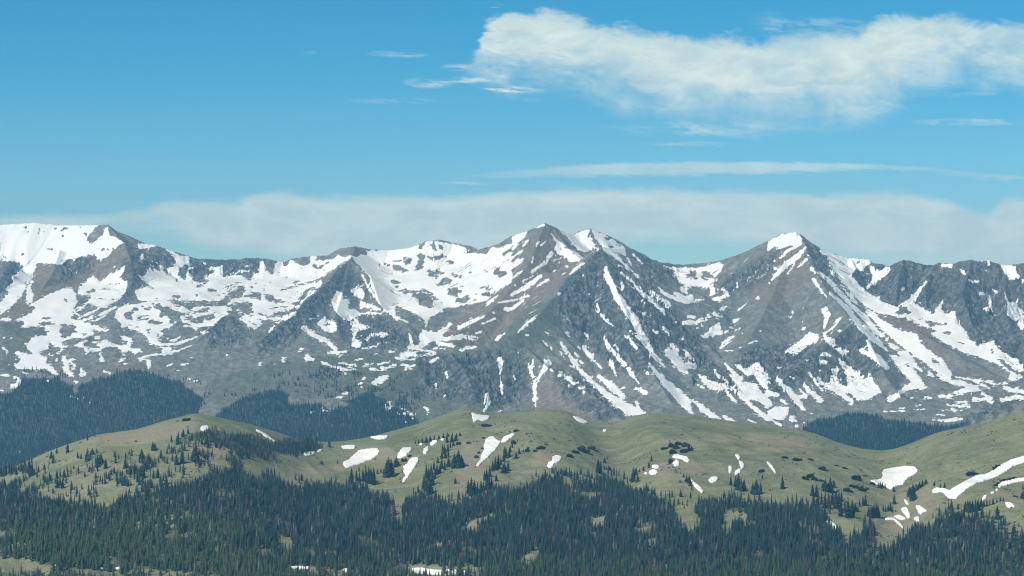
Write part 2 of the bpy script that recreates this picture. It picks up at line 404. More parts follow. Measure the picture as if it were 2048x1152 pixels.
SNOW3 = '''
S 0,160 60,140 100,128 60,180 20,222 0,240
L 15|150,104 195,90;10|0,290 60,250;8|0,330 40,300
S 220,120 270,180 330,222 390,255 435,290 400,312 350,316 330,290 290,270 255,240 272,200 240,150
L 22,26,30,20|290,120 350,152 400,222 432,245
S 368,155 440,122 470,118 480,150 475,180 500,205 520,200 470,250 430,257 400,212
S 480,120 550,145 620,180 685,232 692,280 650,262 600,250 560,232 520,190 500,165
E 340,230,26,8 380,265,20,5 470,150,8,18 600,225,20,8 640,215,15,5 580,175,20,8 300,240,12,6
L 26,22,16,6|560,232 620,275 680,325 765,405;10|700,290 725,335;13|735,270 790,322;7|640,330 700,360
e 520,240,9,9 288,318,6,4 333,345,12,6 255,370,14,8 290,507,14,7 345,522,7,5 430,395,7,7 18,458,10,5
L 10|100,185 68,218;8|165,190 145,225;8|205,190 175,215;26,20,16|240,260 200,322 120,375;8|130,280 120,325;16|65,300 0,350;12|65,370 0,412;8|130,400 62,432;20,26,20|175,400 110,450 0,515;11|225,420 145,466;12|105,520 0,552;22,16|65,552 0,602;14,18,8|432,325 395,350 350,392;6|300,290 250,310
L 6|30,750 80,690 152,640;6|90,690 150,655;14|60,720 120,670
L 20,36,34,32,44,48,36,6|568,350 578,410 612,470 632,525 680,590 745,670 795,770 882,892
L 20|648,520 682,560
L 14,18,14|665,440 672,465 665,485;11,14,24,22,18,7|660,378 735,438 790,512 860,562 910,612 945,658;10,20,20|830,490 895,542 942,565
e 940,582,18,12 785,555,7,7 800,632,10,11 870,738,22,12 995,680,8,6 805,565,6,5 855,675,6,8 470,505,5,5 860,670,8,4
S 835,300 900,328 970,348 1060,350 1150,348 1250,320 1280,328 1270,370 1235,400 1222,450 1180,472 1120,466 1060,462 1010,440 1000,410 975,400 990,370 920,340
E 1093,395,28,30 1180,400,42,22 985,385,12,5 1010,400,8,10
S 1005,470 1060,460 1072,506 1035,502
S 1200,455 1240,470 1235,500 1200,524
L 14|1270,475 1290,495 1310,510;20|1310,510 1265,535 1218,547
S 878,458 930,502 1000,530 970,500 1010,502 1050,522 1100,510 1102,558 1070,570 1000,552 950,535 905,505
L 10|1110,550 1162,545;10|1365,440 1368,470
e 1488,533,14,8 1195,642,12,14 1333,711,14,9 1395,748,7,5 1505,735,6,4
L 9|1422,568 1370,612;13|1262,604 1300,585;24,16|1225,630 1270,652;15|1068,648 1108,648;24|1110,692 1140,668 1172,665;30|1045,682 1092,682;10|1120,718 1160,703
S 1132,757 1200,735 1248,690 1272,710 1258,730 1328,735 1300,750 1230,750 1172,782
L 8,16|1200,720 1255,690;13|1325,692 1382,655;6|1345,740 1385,715
S 1255,842 1280,800 1340,753 1347,765 1310,812 1280,838
L 9|1430,812 1487,793;6|1288,853 1342,852;6|1375,835 1390,830
L 18|515,575 530,602;8,16,14,6|505,600 560,658 605,695 622,715;18,14,8|920,715 945,740 955,765
L 8,14,20,22,6|716,732 790,800 855,880 895,920 928,950;12,22,12|700,760 735,815 760,845;10,10|850,880 925,950;8|680,755 700,780
L 14,24,26,20,6|555,768 592,835 660,912 720,985 775,1062;8|625,815 650,862;7,13,8|425,725 450,760 472,792
e 490,870,8,10 420,922,10,12 1035,780,6,16 680,1078,10,5 90,760,10,7 15,1015,10,14
S 318,740 350,732 358,778 340,770
L 6|330,655 362,690;5|195,735 238,762;8|188,795 245,852;5|130,785 160,805;10|290,860 320,902;6|210,885 235,895;10|380,860 400,890;6|350,940 380,970
L 12,22,28,28,26,26,30|295,808 335,865 380,925 430,990 500,1055 570,1115 645,1160
L 26,22,8|440,830 465,885 545,962;8|400,825 440,855;30,10|600,930 632,1005;12,26,42,28|515,1010 555,1030 615,1075 672,1135;14|808,975 828,995;16|750,1080 808,1108
L 12,26,36,44,52,54|832,930 875,985 930,1045 975,1090 1020,1130 1060,1165;14|905,1050 960,1100
L 40,50,52,12|945,855 985,905 1035,955 1062,992;22|965,812 985,850 985,880;20|1000,850 1000,900;34|1040,945 1108,945;10,28,10|1042,840 1075,880 1102,915;8|980,952 1050,1005;8|1085,1028 1168,1082
L 14,34,28,10|1135,1000 1175,1040 1240,1070 1287,1075;10,22,20|1290,930 1330,975 1390,1025;14|1230,970 1255,1015
S 1340,935 1380,940 1430,965 1478,925 1500,918 1530,975 1552,1000 1552,1095 1500,1055 1470,1000 1420,1005 1402,985
S 1315,995 1345,1005 1400,1042 1480,1052 1530,1130 1500,1152 1400,1152 1372,1085
L 10|1280,1018 1345,1085 1400,1152;14|1308,1110 1342,1155
L 10,18,20|130,910 115,965 125,1010;12|100,930 112,990
L 40,22,16,26|215,930 190,975 165,1010 138,1050;24,26,22|138,1040 135,1090 138,1160
e 240,970,12,10 262,966,9,7 298,990,18,14 320,1005,12,8 345,1022,20,12 362,1040,10,8 385,1050,18,9 422,1080,18,12 435,1105,8,8 38,866,7,5 510,1150,8,4
'''
SNOW4 = '''
S 0,190 80,150 170,132 188,150 208,185 180,218 130,216 60,236 48,212 0,256
L 12,16,16|75,292 115,250 200,205;12,30,34,22,14|228,225 180,280 110,335 60,385 22,422;16,12,8|235,300 205,325 178,352;8|163,325 120,388;8|0,335 10,325;8|240,270 262,292
e 45,355,11,15 38,308,8,8 8,445,6,6 100,320,8,4
L 20,12|262,355 285,380;20,14,6|275,420 310,472 355,530;8|318,500 345,512
L 14,26,26,22,34,36,14|308,380 360,420 420,485 500,575 590,655 650,735 725,782
L 12,26,30,34,40,26,10|370,500 430,550 490,610 560,708 640,778 690,820 725,855
L 20|325,253 370,268 400,300;54,60,58,70,78,74,56,44,44,36|385,290 430,360 480,420 540,490 610,550 680,590 760,612 860,642 950,688 1060,728;10|455,480 540,565;8|380,370 400,395
S 395,268 500,293 600,298 630,318 592,340 570,372 540,352 500,392 520,430 490,440 450,355 420,300
E 434,318,16,10 490,300,6,5 545,320,10,14
S 618,348 640,342 655,365 690,370 712,345 740,342 740,372 700,405 645,442 602,482 595,462 630,430 632,400
L 12,24,44,60,30|958,435 905,505 865,560 835,590 790,605
S 800,575 880,560 950,602 1000,632 1062,548 1052,602 1080,640 1132,608 1150,690 1192,722 1222,790 1300,812 1372,790 1380,820 1412,860 1462,882 1520,925 1552,972 1500,970 1420,905 1380,900 1430,945 1500,992 1552,1012 1500,1035 1452,1032 1470,990 1400,942 1280,892 1200,872 1130,832 1060,802 985,750 1020,738 1100,762 1112,742 1000,712 900,672 780,605
E 820,612,48,22 1000,690,52,13 1275,810,20,14 1075,688,10,10 1360,855,10,12 870,672,30,5 930,662,16,4 1180,810,40,4
e 1133,835,18,9
L 14,40,64,80,80,80,60,50|600,618 690,690 760,745 830,790 890,835 960,885 1040,940 1090,995
S 820,738 900,748 918,800 952,850 1058,905 1105,985 1080,1015 980,955 900,885 800,795
R 990,895 1030,915 1050,945 1000,925
L 12,34,54,30,12|720,800 790,850 840,890 890,940 935,982;20|975,985 1010,1015;10|600,600 660,640
L 20|1030,1000 1060,1020 1100,1040
S 735,880 850,900 880,960 945,1045 955,1075 922,1095 930,1050 800,1112 825,1062 882,1052 800,975
E 850,940,20,8 800,850,26,6
L 12,24,26,26|1060,1020 1150,1048 1265,1078 1150,1110;14|1140,1015 1250,1030 1352,1042;12|1350,1055 1450,1052;10|1250,1040 1340,1080;22|1430,1080 1552,1102;20|1040,1130 1112,1128;14|1300,1062 1342,1080;22|1420,1152 1500,1135 1552,1140;16|1210,1090 1160,1110
L 18|1055,335 1110,335;10,16|1165,360 1190,385;10|1218,425 1245,440 1278,432;12,22,10|1345,525 1345,570 1355,615;12|1310,600 1345,605;8|1360,485 1388,498;8|1280,305 1318,315;12|1338,310 1338,335;8|1415,340 1442,390
e 1293,505,16,15 820,478,9,12 840,340,6,6 1395,405,5,5 1320,370,6,6 1375,632,8,5
S 1425,478 1462,562 1500,562 1515,528 1512,582 1552,622 1552,645 1500,672 1450,642 1452,580
S 1510,690 1552,630 1552,730 1530,720
S 1405,328 1470,338 1500,345 1515,370 1552,430 1552,455 1500,400 1500,422 1462,424 1450,385
R 1500,345 1552,325 1552,400 1515,395
S 320,590 350,585 382,630 358,690 345,722 330,722 340,652
e 143,648,20,14 148,620,8,8 435,733,12,8 210,678,5,4 217,603,5,10 215,720,10,8 40,735,6,4 237,912,16,6 335,920,22,13 422,960,9,12 557,982,5,12 65,957,12,7
S 103,867 145,822 190,800 240,742 262,740 312,762 300,800 240,822 178,872
L 8,14,16|450,645 400,705 345,750;10|440,655 400,690
S 330,742 362,770 405,785 412,822 380,824 340,785
S 403,840 440,832 495,858 452,882
S 313,882 345,858 392,890
L 18,34,50,30|608,790 630,870 670,905 722,955;20,30|555,850 600,870 650,895
L 18,30,64,70|435,910 475,960 520,1010 570,1060
S 480,1010 560,1012 622,988 640,1042 690,1102 600,1152 540,1152 478,1092
E 605,1092,30,20 590,1010,12,10
L 16,20,54,30,30|300,1020 340,1060 400,1075 445,1115 505,1160;14,20|395,965 415,1040;12,12|250,990 290,1050 330,1090;16,22,12|218,1050 240,1100 290,1120;14,18,20|90,1075 140,1120 200,1170;34,26|0,1110 55,1120;26|275,1110 325,1155;20|385,1025 400,1060
e 70,1040,20,25 8,1052,10,6 155,1020,10,6 135,1012,7,5 190,1130,10,8 313,975,8,6 210,1135,14,14
L 26|735,1140 790,1125;14|950,1140 990,1140;16|1240,1152 1330,1145
'''
SNOW8 = '''
S 0,30 50,38 35,60 0,62
L 24,38,20|100,0 170,80 218,145;16|78,85 110,105;14|0,195 80,240
S 40,125 128,128 122,170 100,202 60,208 0,190 0,152
e 150,203,22,18 218,222,8,6 172,241,14,9 265,165,12,6 225,60,14,20 225,0,14,8
L 18|225,0 280,60 318,92;14|195,20 235,60;34,18|350,0 420,25 500,95
S 350,0 660,0 690,40 612,68 582,60 542,98 520,55 440,32
L 22|735,92 790,62;24|800,40 860,12 930,0;10|920,18 960,8;14|1040,65 1110,60;24|1140,40 1200,22 1265,22;20|1300,45 1355,75;20,12|1430,10 1500,35 1552,40;12|1410,80 1520,68;18|1335,92 1365,100;18|1120,118 1220,125;11|700,155 830,155;8|880,145 950,140;16|1000,205 1090,212 1180,195;6|1080,145 1180,150;8|1020,175 1070,180;14|1150,98 1205,98;7|880,130 930,115;8|800,135 830,130;10|1085,110 1110,125
e 960,70,14,5 1060,150,10,5 870,75,14,5 1250,75,12,5
'''
SNOW7 = '''
L 24,38,58,66,40|500,-10 570,50 650,108 720,148 790,168;12,22,44|755,95 765,130 770,160
L 30,44,18|590,0 630,30 675,65;22|750,15 810,42
L 50,54,50,14|955,0 1010,60 1050,110 1090,162;8,26,40,40,18|1085,85 1130,112 1170,150 1215,180 1262,206
L 14,26,10|1285,188 1320,205 1358,218;10|1430,205 1482,226;8|1120,-5 1165,15;24,6|138,0 140,80 145,145
L 40|1200,0 1290,5;18|1310,50 1360,100;50|1400,0 1480,40 1552,110;22,30|1370,45 1440,110 1552,200
e 485,160,8,5 345,0,6,6 435,35,8,8 1405,125,4,3
'''
SNOW6 = '''
S 780,98 822,92 820,140 785,150
L 12|400,128 405,150 440,155;9|850,170 965,170;6|880,142 920,140;12|1022,130 1045,155;12,18,16|1385,150 1415,95 1400,50;18,14|1490,0 1492,42
e 340,160,18,10 400,130,8,5 545,47,20,6 510,68,18,7 1040,175,7,4 955,198,12,4 910,215,10,5 640,8,10,3 1480,153,10,6 1350,90,8,4 1135,62,8,5 855,130,8,5
'''
SNOW5 = '''
e 12,28,14,6 80,5,24,10 545,98,12,6 505,72,6,4 280,35,10,4 120,400,8,5 150,385,8,4 575,95,5,5
L 8|425,60 470,75
'''

K7 = 256 / 1843.0
SNOWD = '''
R 380,380 560,380 940,300 1000,200 1300,250 1550,350 1480,560 1500,900 440,900 360,740
S 360,740 460,690 560,660 640,720 500,600 400,510 500,520 520,490 560,410 640,460 610,350 680,450 740,480 720,370 790,470 850,480 820,380 900,390 950,330 930,260 880,185 1000,225 1150,240 1140,330 1180,400 1340,310 1440,390 1520,400 1670,340 1640,470 1843,450 1843,700 1600,880 1500,900 1250,960 1050,880 900,850 700,880 480,890 400,860
R 990,430 1060,360 1140,350 1110,490 1090,580 1030,550 975,510
R 1120,520 1140,420 1180,420 1240,380 1340,320 1450,370 1390,490 1350,550 1430,580 1400,620 1250,620 1180,560 1170,480
R 1220,690 1290,640 1370,640 1340,680 1240,700
R 1390,500 1470,430 1500,440 1480,490 1400,540
E 1520,490,18,25 1460,720,65,26 1250,795,18,20 965,820,50,40 680,845,16,8 1075,770,14,5 740,555,14,8 610,580,24,10 965,580,16,22 1195,628,10,12
R 1200,880 1260,870 1250,910 1350,920 1350,880 1420,855 1420,890 1350,935 1220,930
K 16|560,670 640,700;14|400,640 470,700;12|420,560 480,640
e 470,240,26,24 205,42,18,12 75,385,18,10 265,330,12,10
L 26|1350,330 1370,350
'''
SNOWC = '''
R 330,150 1843,90 1843,520 1750,520 1450,830 1200,1010 850,1100 300,960 0,1000 0,780 200,780 330,560
S 860,165 910,160 1120,155 1190,180 1285,150 1340,150 1590,80 1680,90 1660,160 1843,100 1843,350 1640,440 1600,480 1700,470 1750,420 1760,500 1700,550 1640,560 1660,600 1540,690 1490,740 1440,800 1430,830 1280,850 1200,870 1380,900 1380,930 1290,975 1200,1000 900,1010 850,1100 800,1150 700,1100 560,980 640,940 620,900 500,890 400,840 300,800 240,790 0,780 0,560 130,480 330,400 500,360 740,360 860,330 850,250
R 330,390 320,330 370,200 420,130 640,110 700,95 800,145 862,190 855,330 760,350 740,450 640,420 620,360 530,300 400,400
L 14|440,280 490,250;12,30,20|350,400 480,330 700,300;16|640,240 690,235;14|810,260 850,300
S 560,400 600,370 640,400 640,430 560,440
R 915,165 980,125 1120,155 1070,240 1050,360 1000,340 980,310 930,290 940,230
R 1190,180 1285,142 1280,180 1250,235 1200,230
R 1335,150 1400,100 1580,80 1600,180 1500,235 1380,190
R 1665,100 1720,95 1843,65 1843,130 1660,160
E 1655,230,35,28 1470,265,18,10 1255,343,28,10 1255,400,24,10 1225,285,14,6 1010,465,30,12 930,378,20,7 1140,350,20,7 805,483,22,12 745,535,28,12 900,570,36,14 1165,468,30,5 925,510,50,6 1135,520,25,6 1100,574,22,5
K 28|1700,270 1843,180;10|1740,310 1843,250;10|1640,410 1760,350;26,30,26|1170,580 1370,520 1580,470;30|1600,470 1750,420 1843,360;14|1290,700 1400,670;12|1320,630 1440,600
R 1340,490 1350,440 1420,435 1460,460
R 1400,720 1450,620 1560,560 1640,525 1690,555 1560,640 1500,710
e 1620,600,50,12
K 16|330,560 520,470 640,470;14|390,560 460,500;12|420,590 540,500;12|210,680 270,650;14|280,660 400,600
R 240,740 330,700 420,620 580,510 660,510 640,570 700,570 620,610 640,620 580,680 480,710 400,760 370,810 240,790
e 310,755,25,22
R 640,660 760,595 880,625 885,735 830,715 760,690 640,680
R 910,630 1000,630 1090,690 1100,715 1180,720 1270,760 1440,745 1460,770 1430,800 1290,790 1240,750 1100,780 1070,755 940,720 935,660
R 380,820 500,760 740,750 770,800 730,880 800,890 700,920 820,960 740,960 610,890 560,850 480,890 450,840
R 0,840 150,840 130,880 0,900
E 95,735,35,25 165,765,12,25 165,580,60,26
K 16|1000,850 1150,820 1280,820;20|830,910 960,960 1130,950 1200,930
R 1060,900 1200,880 1380,870 1290,930 1180,960 980,970
K 16|740,990 880,1000;14|690,1030 820,1080;14|590,1040 700,1120
R 60,940 200,920 230,980 150,1010 80,980
R 0,980 60,1000 0,1050
K 10|0,910 150,885 300,920
S 0,1060 60,1010 240,990 310,970 270,1030 200,1090 0,1110
'''
SNOWB = '''
R 200,420 550,300 1843,300 1843,1152 300,1152 300,700 200,560
S 210,540 250,420 360,370 545,345 650,310 870,300 1120,285 1230,330 1330,390 1843,370 1843,505 1740,540 1640,660 1500,720 1400,700 1380,740 1290,640 1180,590 1150,540 1100,620 1040,650 970,690 860,730 920,780 860,830 750,910 660,790 540,740 400,700 300,670 290,640 300,600 250,580
R 350,480 460,440 490,385 570,430 470,480 460,520 470,580 400,570 340,530
R 590,365 700,390 760,395 700,445 640,430
R 750,370 860,335 880,370 1000,390 1080,430 1200,460 1240,480 1140,530 1180,580 1080,590 1050,640 1000,630 990,610 1010,570 960,530 900,540 840,520 880,450 860,430 770,400
R 960,300 1120,290 1220,320 1320,390 1410,390 1290,420 1160,370 1040,340
R 530,550 620,500 700,510 700,560 600,590 540,610
e 630,545,45,18
R 680,600 770,560 860,600 920,620 830,650 760,640 690,620
E 770,475,30,8 720,700,20,18 680,745,50,25 840,800,30,14 640,320,30,8 850,300,60,6 740,345,40,7 810,268,14,6 1115,380,60,10
R 1410,430 1500,410 1600,410 1540,460 1430,460
R 1160,560 1260,520 1380,530 1500,510 1640,490 1670,540 1620,575 1510,580 1480,620 1400,630 1280,590
K 10|1150,520 1300,470 1500,460 1800,470;12|1100,380 1200,410 1390,460;8|1160,545 1290,490 1400,480;14|300,680 420,650 600,690 640,700
R 1400,720 1460,670 1600,665 1640,690 1520,730
S 295,800 340,795 400,820 470,840 450,900 430,950 450,985 590,985 620,1050 560,1040 500,1050 520,1100 600,1130 700,1140 700,1152 560,1152 500,1060 380,990 260,960 120,900 80,840 0,850 0,970 150,960 300,990 420,1010 300,960
R 100,780 290,790 330,860 400,920 330,945 240,930 150,880
L 60,90,50|680,790 760,880 900,930;40,40,30,20|900,930 1080,930 1220,880 1400,820;26|970,850 1060,890 1160,815;90,50|930,1010 1010,990;26,20,14|930,1040 1120,1020 1320,940;24|620,1110 750,1080 900,1070 1050,1060;20|540,700 600,720 680,760
e 1230,665,30,15 995,715,14,8 1500,755,60,20 1320,1120,25,12 1825,1080,20,12 900,860,40,12
R 850,840 920,835 1060,915 980,905 880,870
'''
SNOWA = '''
R 0,305 190,300 560,315 1843,310 1843,1152 0,1152
S 20,265 100,262 170,270 160,300 80,305 20,295
S 330,300 1100,300 1240,270 1330,250 1330,275 1190,300 1180,320 1320,340 1280,355 1450,370 1450,410 1580,420 1530,465 1430,450 1370,435 1290,405 1330,440 1340,500 1280,515 1190,550 1120,560 1040,545 960,590 890,640 940,660 1060,640 1170,610 1290,570 1200,630 1180,655 1060,650 930,690 880,740 870,700 850,670 720,650 690,640 700,710 560,740 600,800 690,830 660,900 690,940 760,960 780,1010 860,1080 830,1090 730,1060 700,1030 640,985 600,1000 520,1000 420,1005 235,990 190,895 250,920 300,860 220,750 230,720 300,750 360,780 480,775 430,730 380,680 340,615 400,610 480,535 600,505 680,520 660,480 730,450 640,420 660,395 560,385 300,390 350,350
R 560,325 770,320 830,345 750,365 560,370
R 830,355 1040,345 1120,380 1110,400 1080,430 1130,480 1060,460 1000,520 930,550 870,540 900,510 850,450 880,400 900,380
L 10|700,382 900,378;12|820,335 1100,330
R 890,610 985,560 1100,550 1240,560 1190,590 1040,660 940,660 890,630
E 670,262,70,14 1210,490,45,14 730,640,30,16
e 1405,540,45,20
S 1330,605 1400,600 1480,590 1525,555 1570,600 1650,640 1760,660 1843,645 1843,735 1800,770 1780,810 1740,720 1690,680 1560,675 1480,700 1460,740 1300,735 1280,760 1240,790 1215,700 1160,680 1060,665 1080,650 1200,655 1280,700 1440,690 1450,650 1400,620 1340,625
R 1280,600 1340,625 1440,650 1430,690 1300,690 1270,660 1200,640
e 1410,655,30,15
R 1390,600 1480,590 1480,615 1400,625
S 1740,515 1843,520 1843,600 1790,580 1750,560
S 1650,260 1670,180 1700,130 1843,70 1843,390 1750,405 1730,385 1745,340 1700,290
R 1780,200 1843,165 1843,290 1800,260
L 14|1340,300 1430,270;10|1110,190 1300,130;10|1060,150 1200,70;10|1120,230 1290,200
S 880,790 930,810 1000,900 1000,1000 1070,1100 1070,1120 1010,1110 920,1050 900,990 920,930 880,850
L 22|1010,880 1080,960 1040,1010;16|990,865 1080,850
S 1150,960 1190,990 1250,1080 1200,1100 1150,1110
e 710,770,14,14 760,800,40,16 825,860,20,25 840,765,30,14 90,770,14,14 130,935,14,10 1470,870,25,22 1800,920,28,16 70,548,45,8 160,548,15,8 1270,950,20,6
L 36|1440,780 1490,880;24|1720,890 1800,845;26|1760,700 1790,800;24,40|25,685 110,740;14|1490,1020 1590,1050;40|0,1085 120,1085;24|330,1055 400,1060;34|210,1110 270,1125
'''
snow = Canvas(-4, 430, 2052, 915, 1.0)
for txt, ox, oy in ((SNOW1, 0, 420), (SNOW2, 512, 420), (SNOW3, 1024, 420), (SNOW4, 1536, 420), (SNOW8, 1536, 772), (SNOW7, 1024, 772), (SNOW6, 512, 772), (SNOW5, 0, 772)):
    trace(snow, txt, ox, oy, K3)
for txt, ox, oy in ((SNOWD, 220, 480), (SNOWC, 400, 500), (SNOWB, 200, 560), (SNOWA, 0, 600)):
    trace(snow, txt, ox, oy, K7)
snow_wide = Canvas(-4, 430, 2052, 915, 1.0)
snow_wide.a = snow.a.copy()
snow.blur(1, 1)
snow_wide.blur(3, 2)
snow_zone = Canvas(-4, 430, 2052, 915, 1.0)
snow_zone.a = snow_wide.a.copy()
snow_zone.blur(8, 2)
# ---------------------------------------------------------------- skeleton of the far range: crest lines (photo x, y, distance m)
RIDGES = {
 # name: (points, crest slope, far slope, length scale, gully depth, jaggedness)
 'main': ([(-420,470,8900),(-200,455,8900),(0,450,8850),(68,446,8850),(109,450,8850),(198,450,8750),(216,449,8700),(228,460,8700),(257,471,8700),(290,486,8700),(313,491,8700),(346,502,8720),(393,517,8750),(445,519,8750),(475,519,8750),(498,515,8750),(538,518,8760),(565,525,8780),(588,516,8760),(619,512,8750),(654,511,8750),(680,497,8720),(710,492,8700),(733,497,8720),(776,501,8750),(819,496,8700),(855,481,8650),(881,479,8650),(908,486,8650),(938,491,8600),(957,499,8560),(974,494,8500),(997,488,8420),(1020,473,8330),(1057,461,8200),(1090,446,8100),(1103,451,8110),(1123,461,8160),(1146,470,8250),(1156,463,8270),(1179,457,8270),(1205,466,8300),(1238,481,8330),(1262,496,8330),(1288,509,8330),(1298,517,8400),(1321,524,8500),(1357,529,8550),(1397,527,8550),(1436,522,8450),(1483,507,8300),(1536,481,8150),(1562,468,8110),(1592,464,8100),(1600,470,8100),(1607,479,8100),(1632,494,8130),(1645,502,8150),(1668,507,8180),(1694,517,8200),(1731,517,8200),(1750,527,8180),(1780,532,8130),(1807,518,8080),(1833,525,8080),(1853,531,8080),(1866,531,8060),(1879,526,8030),(1909,526,8000),(1942,520,7950),(1978,522,7950),(2008,532,7950),(2048,526,7900),(2150,535,7900),(2300,530,7900),(2500,540,7900)], .95, .26, 330, 26, 3.0),
 'B1': ([(1262,497,8320),(1225,497,7980),(1202,494,7720),(1176,519,7620),(1136,552,7500),(1106,595,7330),(1073,635,7180),(1024,669,7080),(960,690,7020),(900,706,6980),(840,730,6880),(790,765,6760),(740,800,6650)], .72, .42, 500, 20, 3.0),
 'B2': ([(1288,509,8330),(1314,575,7950),(1337,615,7750),(1367,641,7600),(1397,671,7450),(1450,724,7200),(1530,800,6850),(1620,862,6560)], .70, .40, 400, 18, 4.0),
 'B3': ([(1202,494,7720),(1235,580,7420),(1262,660,7150),(1300,740,6900),(1340,800,6700)], .6, .42, 300, 12, 3.0),
 'C': ([(1050,692,7030),(1095,735,6850),(1150,765,6700),(1200,800,6590),(1250,842,6480)], .85, .40, 150, 12, 3.0),
 'C2': ([(900,706,6980),(930,740,6800),(950,790,6640)], .7, .4, 150, 12, 3.0),
 'A1': ([(1090,446,8100),(1060,520,7850),(1010,590,7650),(960,640,7480),(900,672,7330)], .75, .34, 300, 22, 3.0),
 'A2': ([(1103,451,8110),(1140,500,7980),(1165,522,7850)], .8, .5, 200, 14, 3.0),
 'D': ([(710,493,8700),(700,519,8320),(677,535,8180),(657,562,8000),(611,605,7720),(571,644,7480),(512,684,7280),(440,730,7080),(405,762,6930)], .78, .36, 200, 18, 4.0),
 'D2': ([(700,520,8310),(740,552,8120),(763,615,7820),(809,644,7600),(845,687,7400)], .7, .36, 160, 16, 3.0),
 'D3': ([(700,521,8300),(690,570,8050),(668,640,7650),(690,690,7350)], .7, .40, 150, 16, 3.0),
 'E': ([(512,684,7280),(480,662,7450),(450,630,7600),(420,655,7450),(385,690,7290),(340,722,7110),(300,748,6990)], .75, .36, 130, 16, 4.0),
 'F': ([(216,449,8700),(250,490,8520),(262,520,8370),(265,560,8170),(257,600,7970),(225,650,7680)], .75, .36, 240, 18, 3.0),
 'F2': ([(120,500,8620),(105,545,8380),(70,600,8060),(10,640,7860),(-60,665,7760)], .6, .34, 240, 12, 3.0),
 'G': ([(-150,480,8800),(20,525,8450),(-20,590,8100),(-120,640,7850)], .7, .34, 240, 18, 3.0),
 'H': ([(1600,467,8100),(1622,520,7880),(1650,575,7640),(1690,625,7430),(1725,665,7270),(1745,700,7120),(1770,750,6930),(1800,792,6760)], .78, .44, 220, 18, 3.0),
 'H2': ([(1575,500,8050),(1550,580,7760),(1520,640,7500),(1490,690,7270)], .55, .40, 220, 12, 3.0),
 'H3': ([(1700,650,7330),(1650,690,7160),(1600,728,7000),(1550,775,6840)], .8, .38, 160, 16, 3.0),
 'R0': ([(1700,516,8200),(1722,560,8020),(1728,580,7930)], 1.1, .5, 120, 14, 3.0),
 'R1': ([(1807,518,8080),(1797,560,7930),(1790,608,7760)], 1.25, .6, 120, 26, 4.0),
 'R2': ([(1868,530,8060),(1850,580,7870),(1852,612,7740)], 1.25, .6, 120, 26, 4.0),
 'R3': ([(1942,520,7950),(1925,590,7700),(1945,650,7500),(1985,692,7380)], 1.2, .55, 130, 30, 4.0),
 'R4': ([(2010,532,7950),(2012,610,7650),(2025,680,7420)], 1.2, .55, 120, 26, 4.0),
 'R5': ([(2120,530,7920),(2110,610,7650),(2120,700,7350)], 1.1, .5, 120, 26, 4.0),
 'T': ([(1750,628,7640),(1830,660,7440),(1900,700,7250),(1980,745,7080)], .35, .30, 200, 3, 1.0),
 'KN': ([(1880,880,4950),(1930,845,4950),(1975,822,4950),(2048,796,4950),(2200,770,4950),(2400,740,4950)], .55, .30, 120, 8, 4.0),
}
BASE = [(-300,930,6200),(0,930,6250),(200,905,6300),(400,865,6450),(-300,770,6900),(0,775,6900),(120,770,6880),(270,745,6950),(360,775,6850),
 (-200,700,7300),(100,700,7280),(-100,650,7600),(100,652,7600),(330,690,7300),(330,635,7650),(360,600,7950),(470,620,7900),(450,575,8250),(560,590,8200),(200,560,8450),
 (500,835,6500),(600,862,6400),(700,812,6600),(600,735,7000),(750,745,7000),(850,702,7300),(868,655,7650),(900,600,8050),(800,560,8400),(950,545,8350),
 (900,845,6500),(1000,855,6450),(1150,855,6430),(1300,855,6450),(1500,860,6500),(980,600,7900),
 (1365,645,7780),(1350,598,8080),(1390,560,8300),(1440,700,7450),(1430,640,7700),(1500,760,7000),(1580,805,6750),(1640,850,6560),(1560,890,6300),(1720,905,6200),(1830,890,6250),
 (1720,850,6500),(1770,590,7900),(1830,640,7620),(1900,680,7430),(1960,745,7100),(1900,765,6980),(2020,775,6930),(1820,800,6750),(1900,842,6520),(2048,792,6800),(2200,760,6950),
 (2200,700,7300),(2400,760,6950)] + \
 [(x,1072,4800) for x in range(-400,2600,300)] + [(x,1040,5300) for x in range(-400,2600,300)] + [(x,960,5800) for x in range(-400,1700,300)] + \
 [(x,600,9700) for x in range(-400,2600,300)] + [(x,640,10500) for x in range(-400,2600,300)]

QUICK = False
U0, U1 = -170.0, 2218.0
NC = 1590 if not QUICK else 600
us = np.linspace(U0, U1, NC)
ds = [4600.0]
while ds[-1] < 10400:
    d_ = ds[-1]
    ds.append(d_ + (18 if d_ < 5700 else 8 if d_ < 6400 else 5.0 if d_ < 8950 else 30) * (2.2 if QUICK else 1.0))
ds = np.array(ds)
DD, UU = np.meshgrid(ds, us, indexing='ij')
GX = (UU - CX) / F * DD
GY = DD

# base surface: radial interpolation (linear kernel) on a coarse grid, then bilinear
bp = np.array([P(*q) for q in BASE])
n_ = len(bp)
A_ = np.zeros((n_ + 3, n_ + 3))
r_ = np.hypot(bp[:, None, 0] - bp[None, :, 0], bp[:, None, 1] - bp[None, :, 1])
A_[:n_, :n_] = r_ ** 1.4
A_[:n_, n_] = 1; A_[:n_, n_ + 1] = bp[:, 0] / 5000; A_[:n_, n_ + 2] = bp[:, 1] / 5000
A_[n_:, :n_] = A_[:n_, n_:].T
for i in range(n_):
    A_[i, i] -= 12.0
wt = np.linalg.solve(A_, np.concatenate([bp[:, 2], [0, 0, 0]]))
cu = np.linspace(U0, U1, 120); cd = np.linspace(4600, 10430, 150)
cD, cU = np.meshgrid(cd, cu, indexing='ij')
cX_ = (cU - CX) / F * cD
cz = wt[n_] + wt[n_ + 1] * cX_ / 5000 + wt[n_ + 2] * cD / 5000
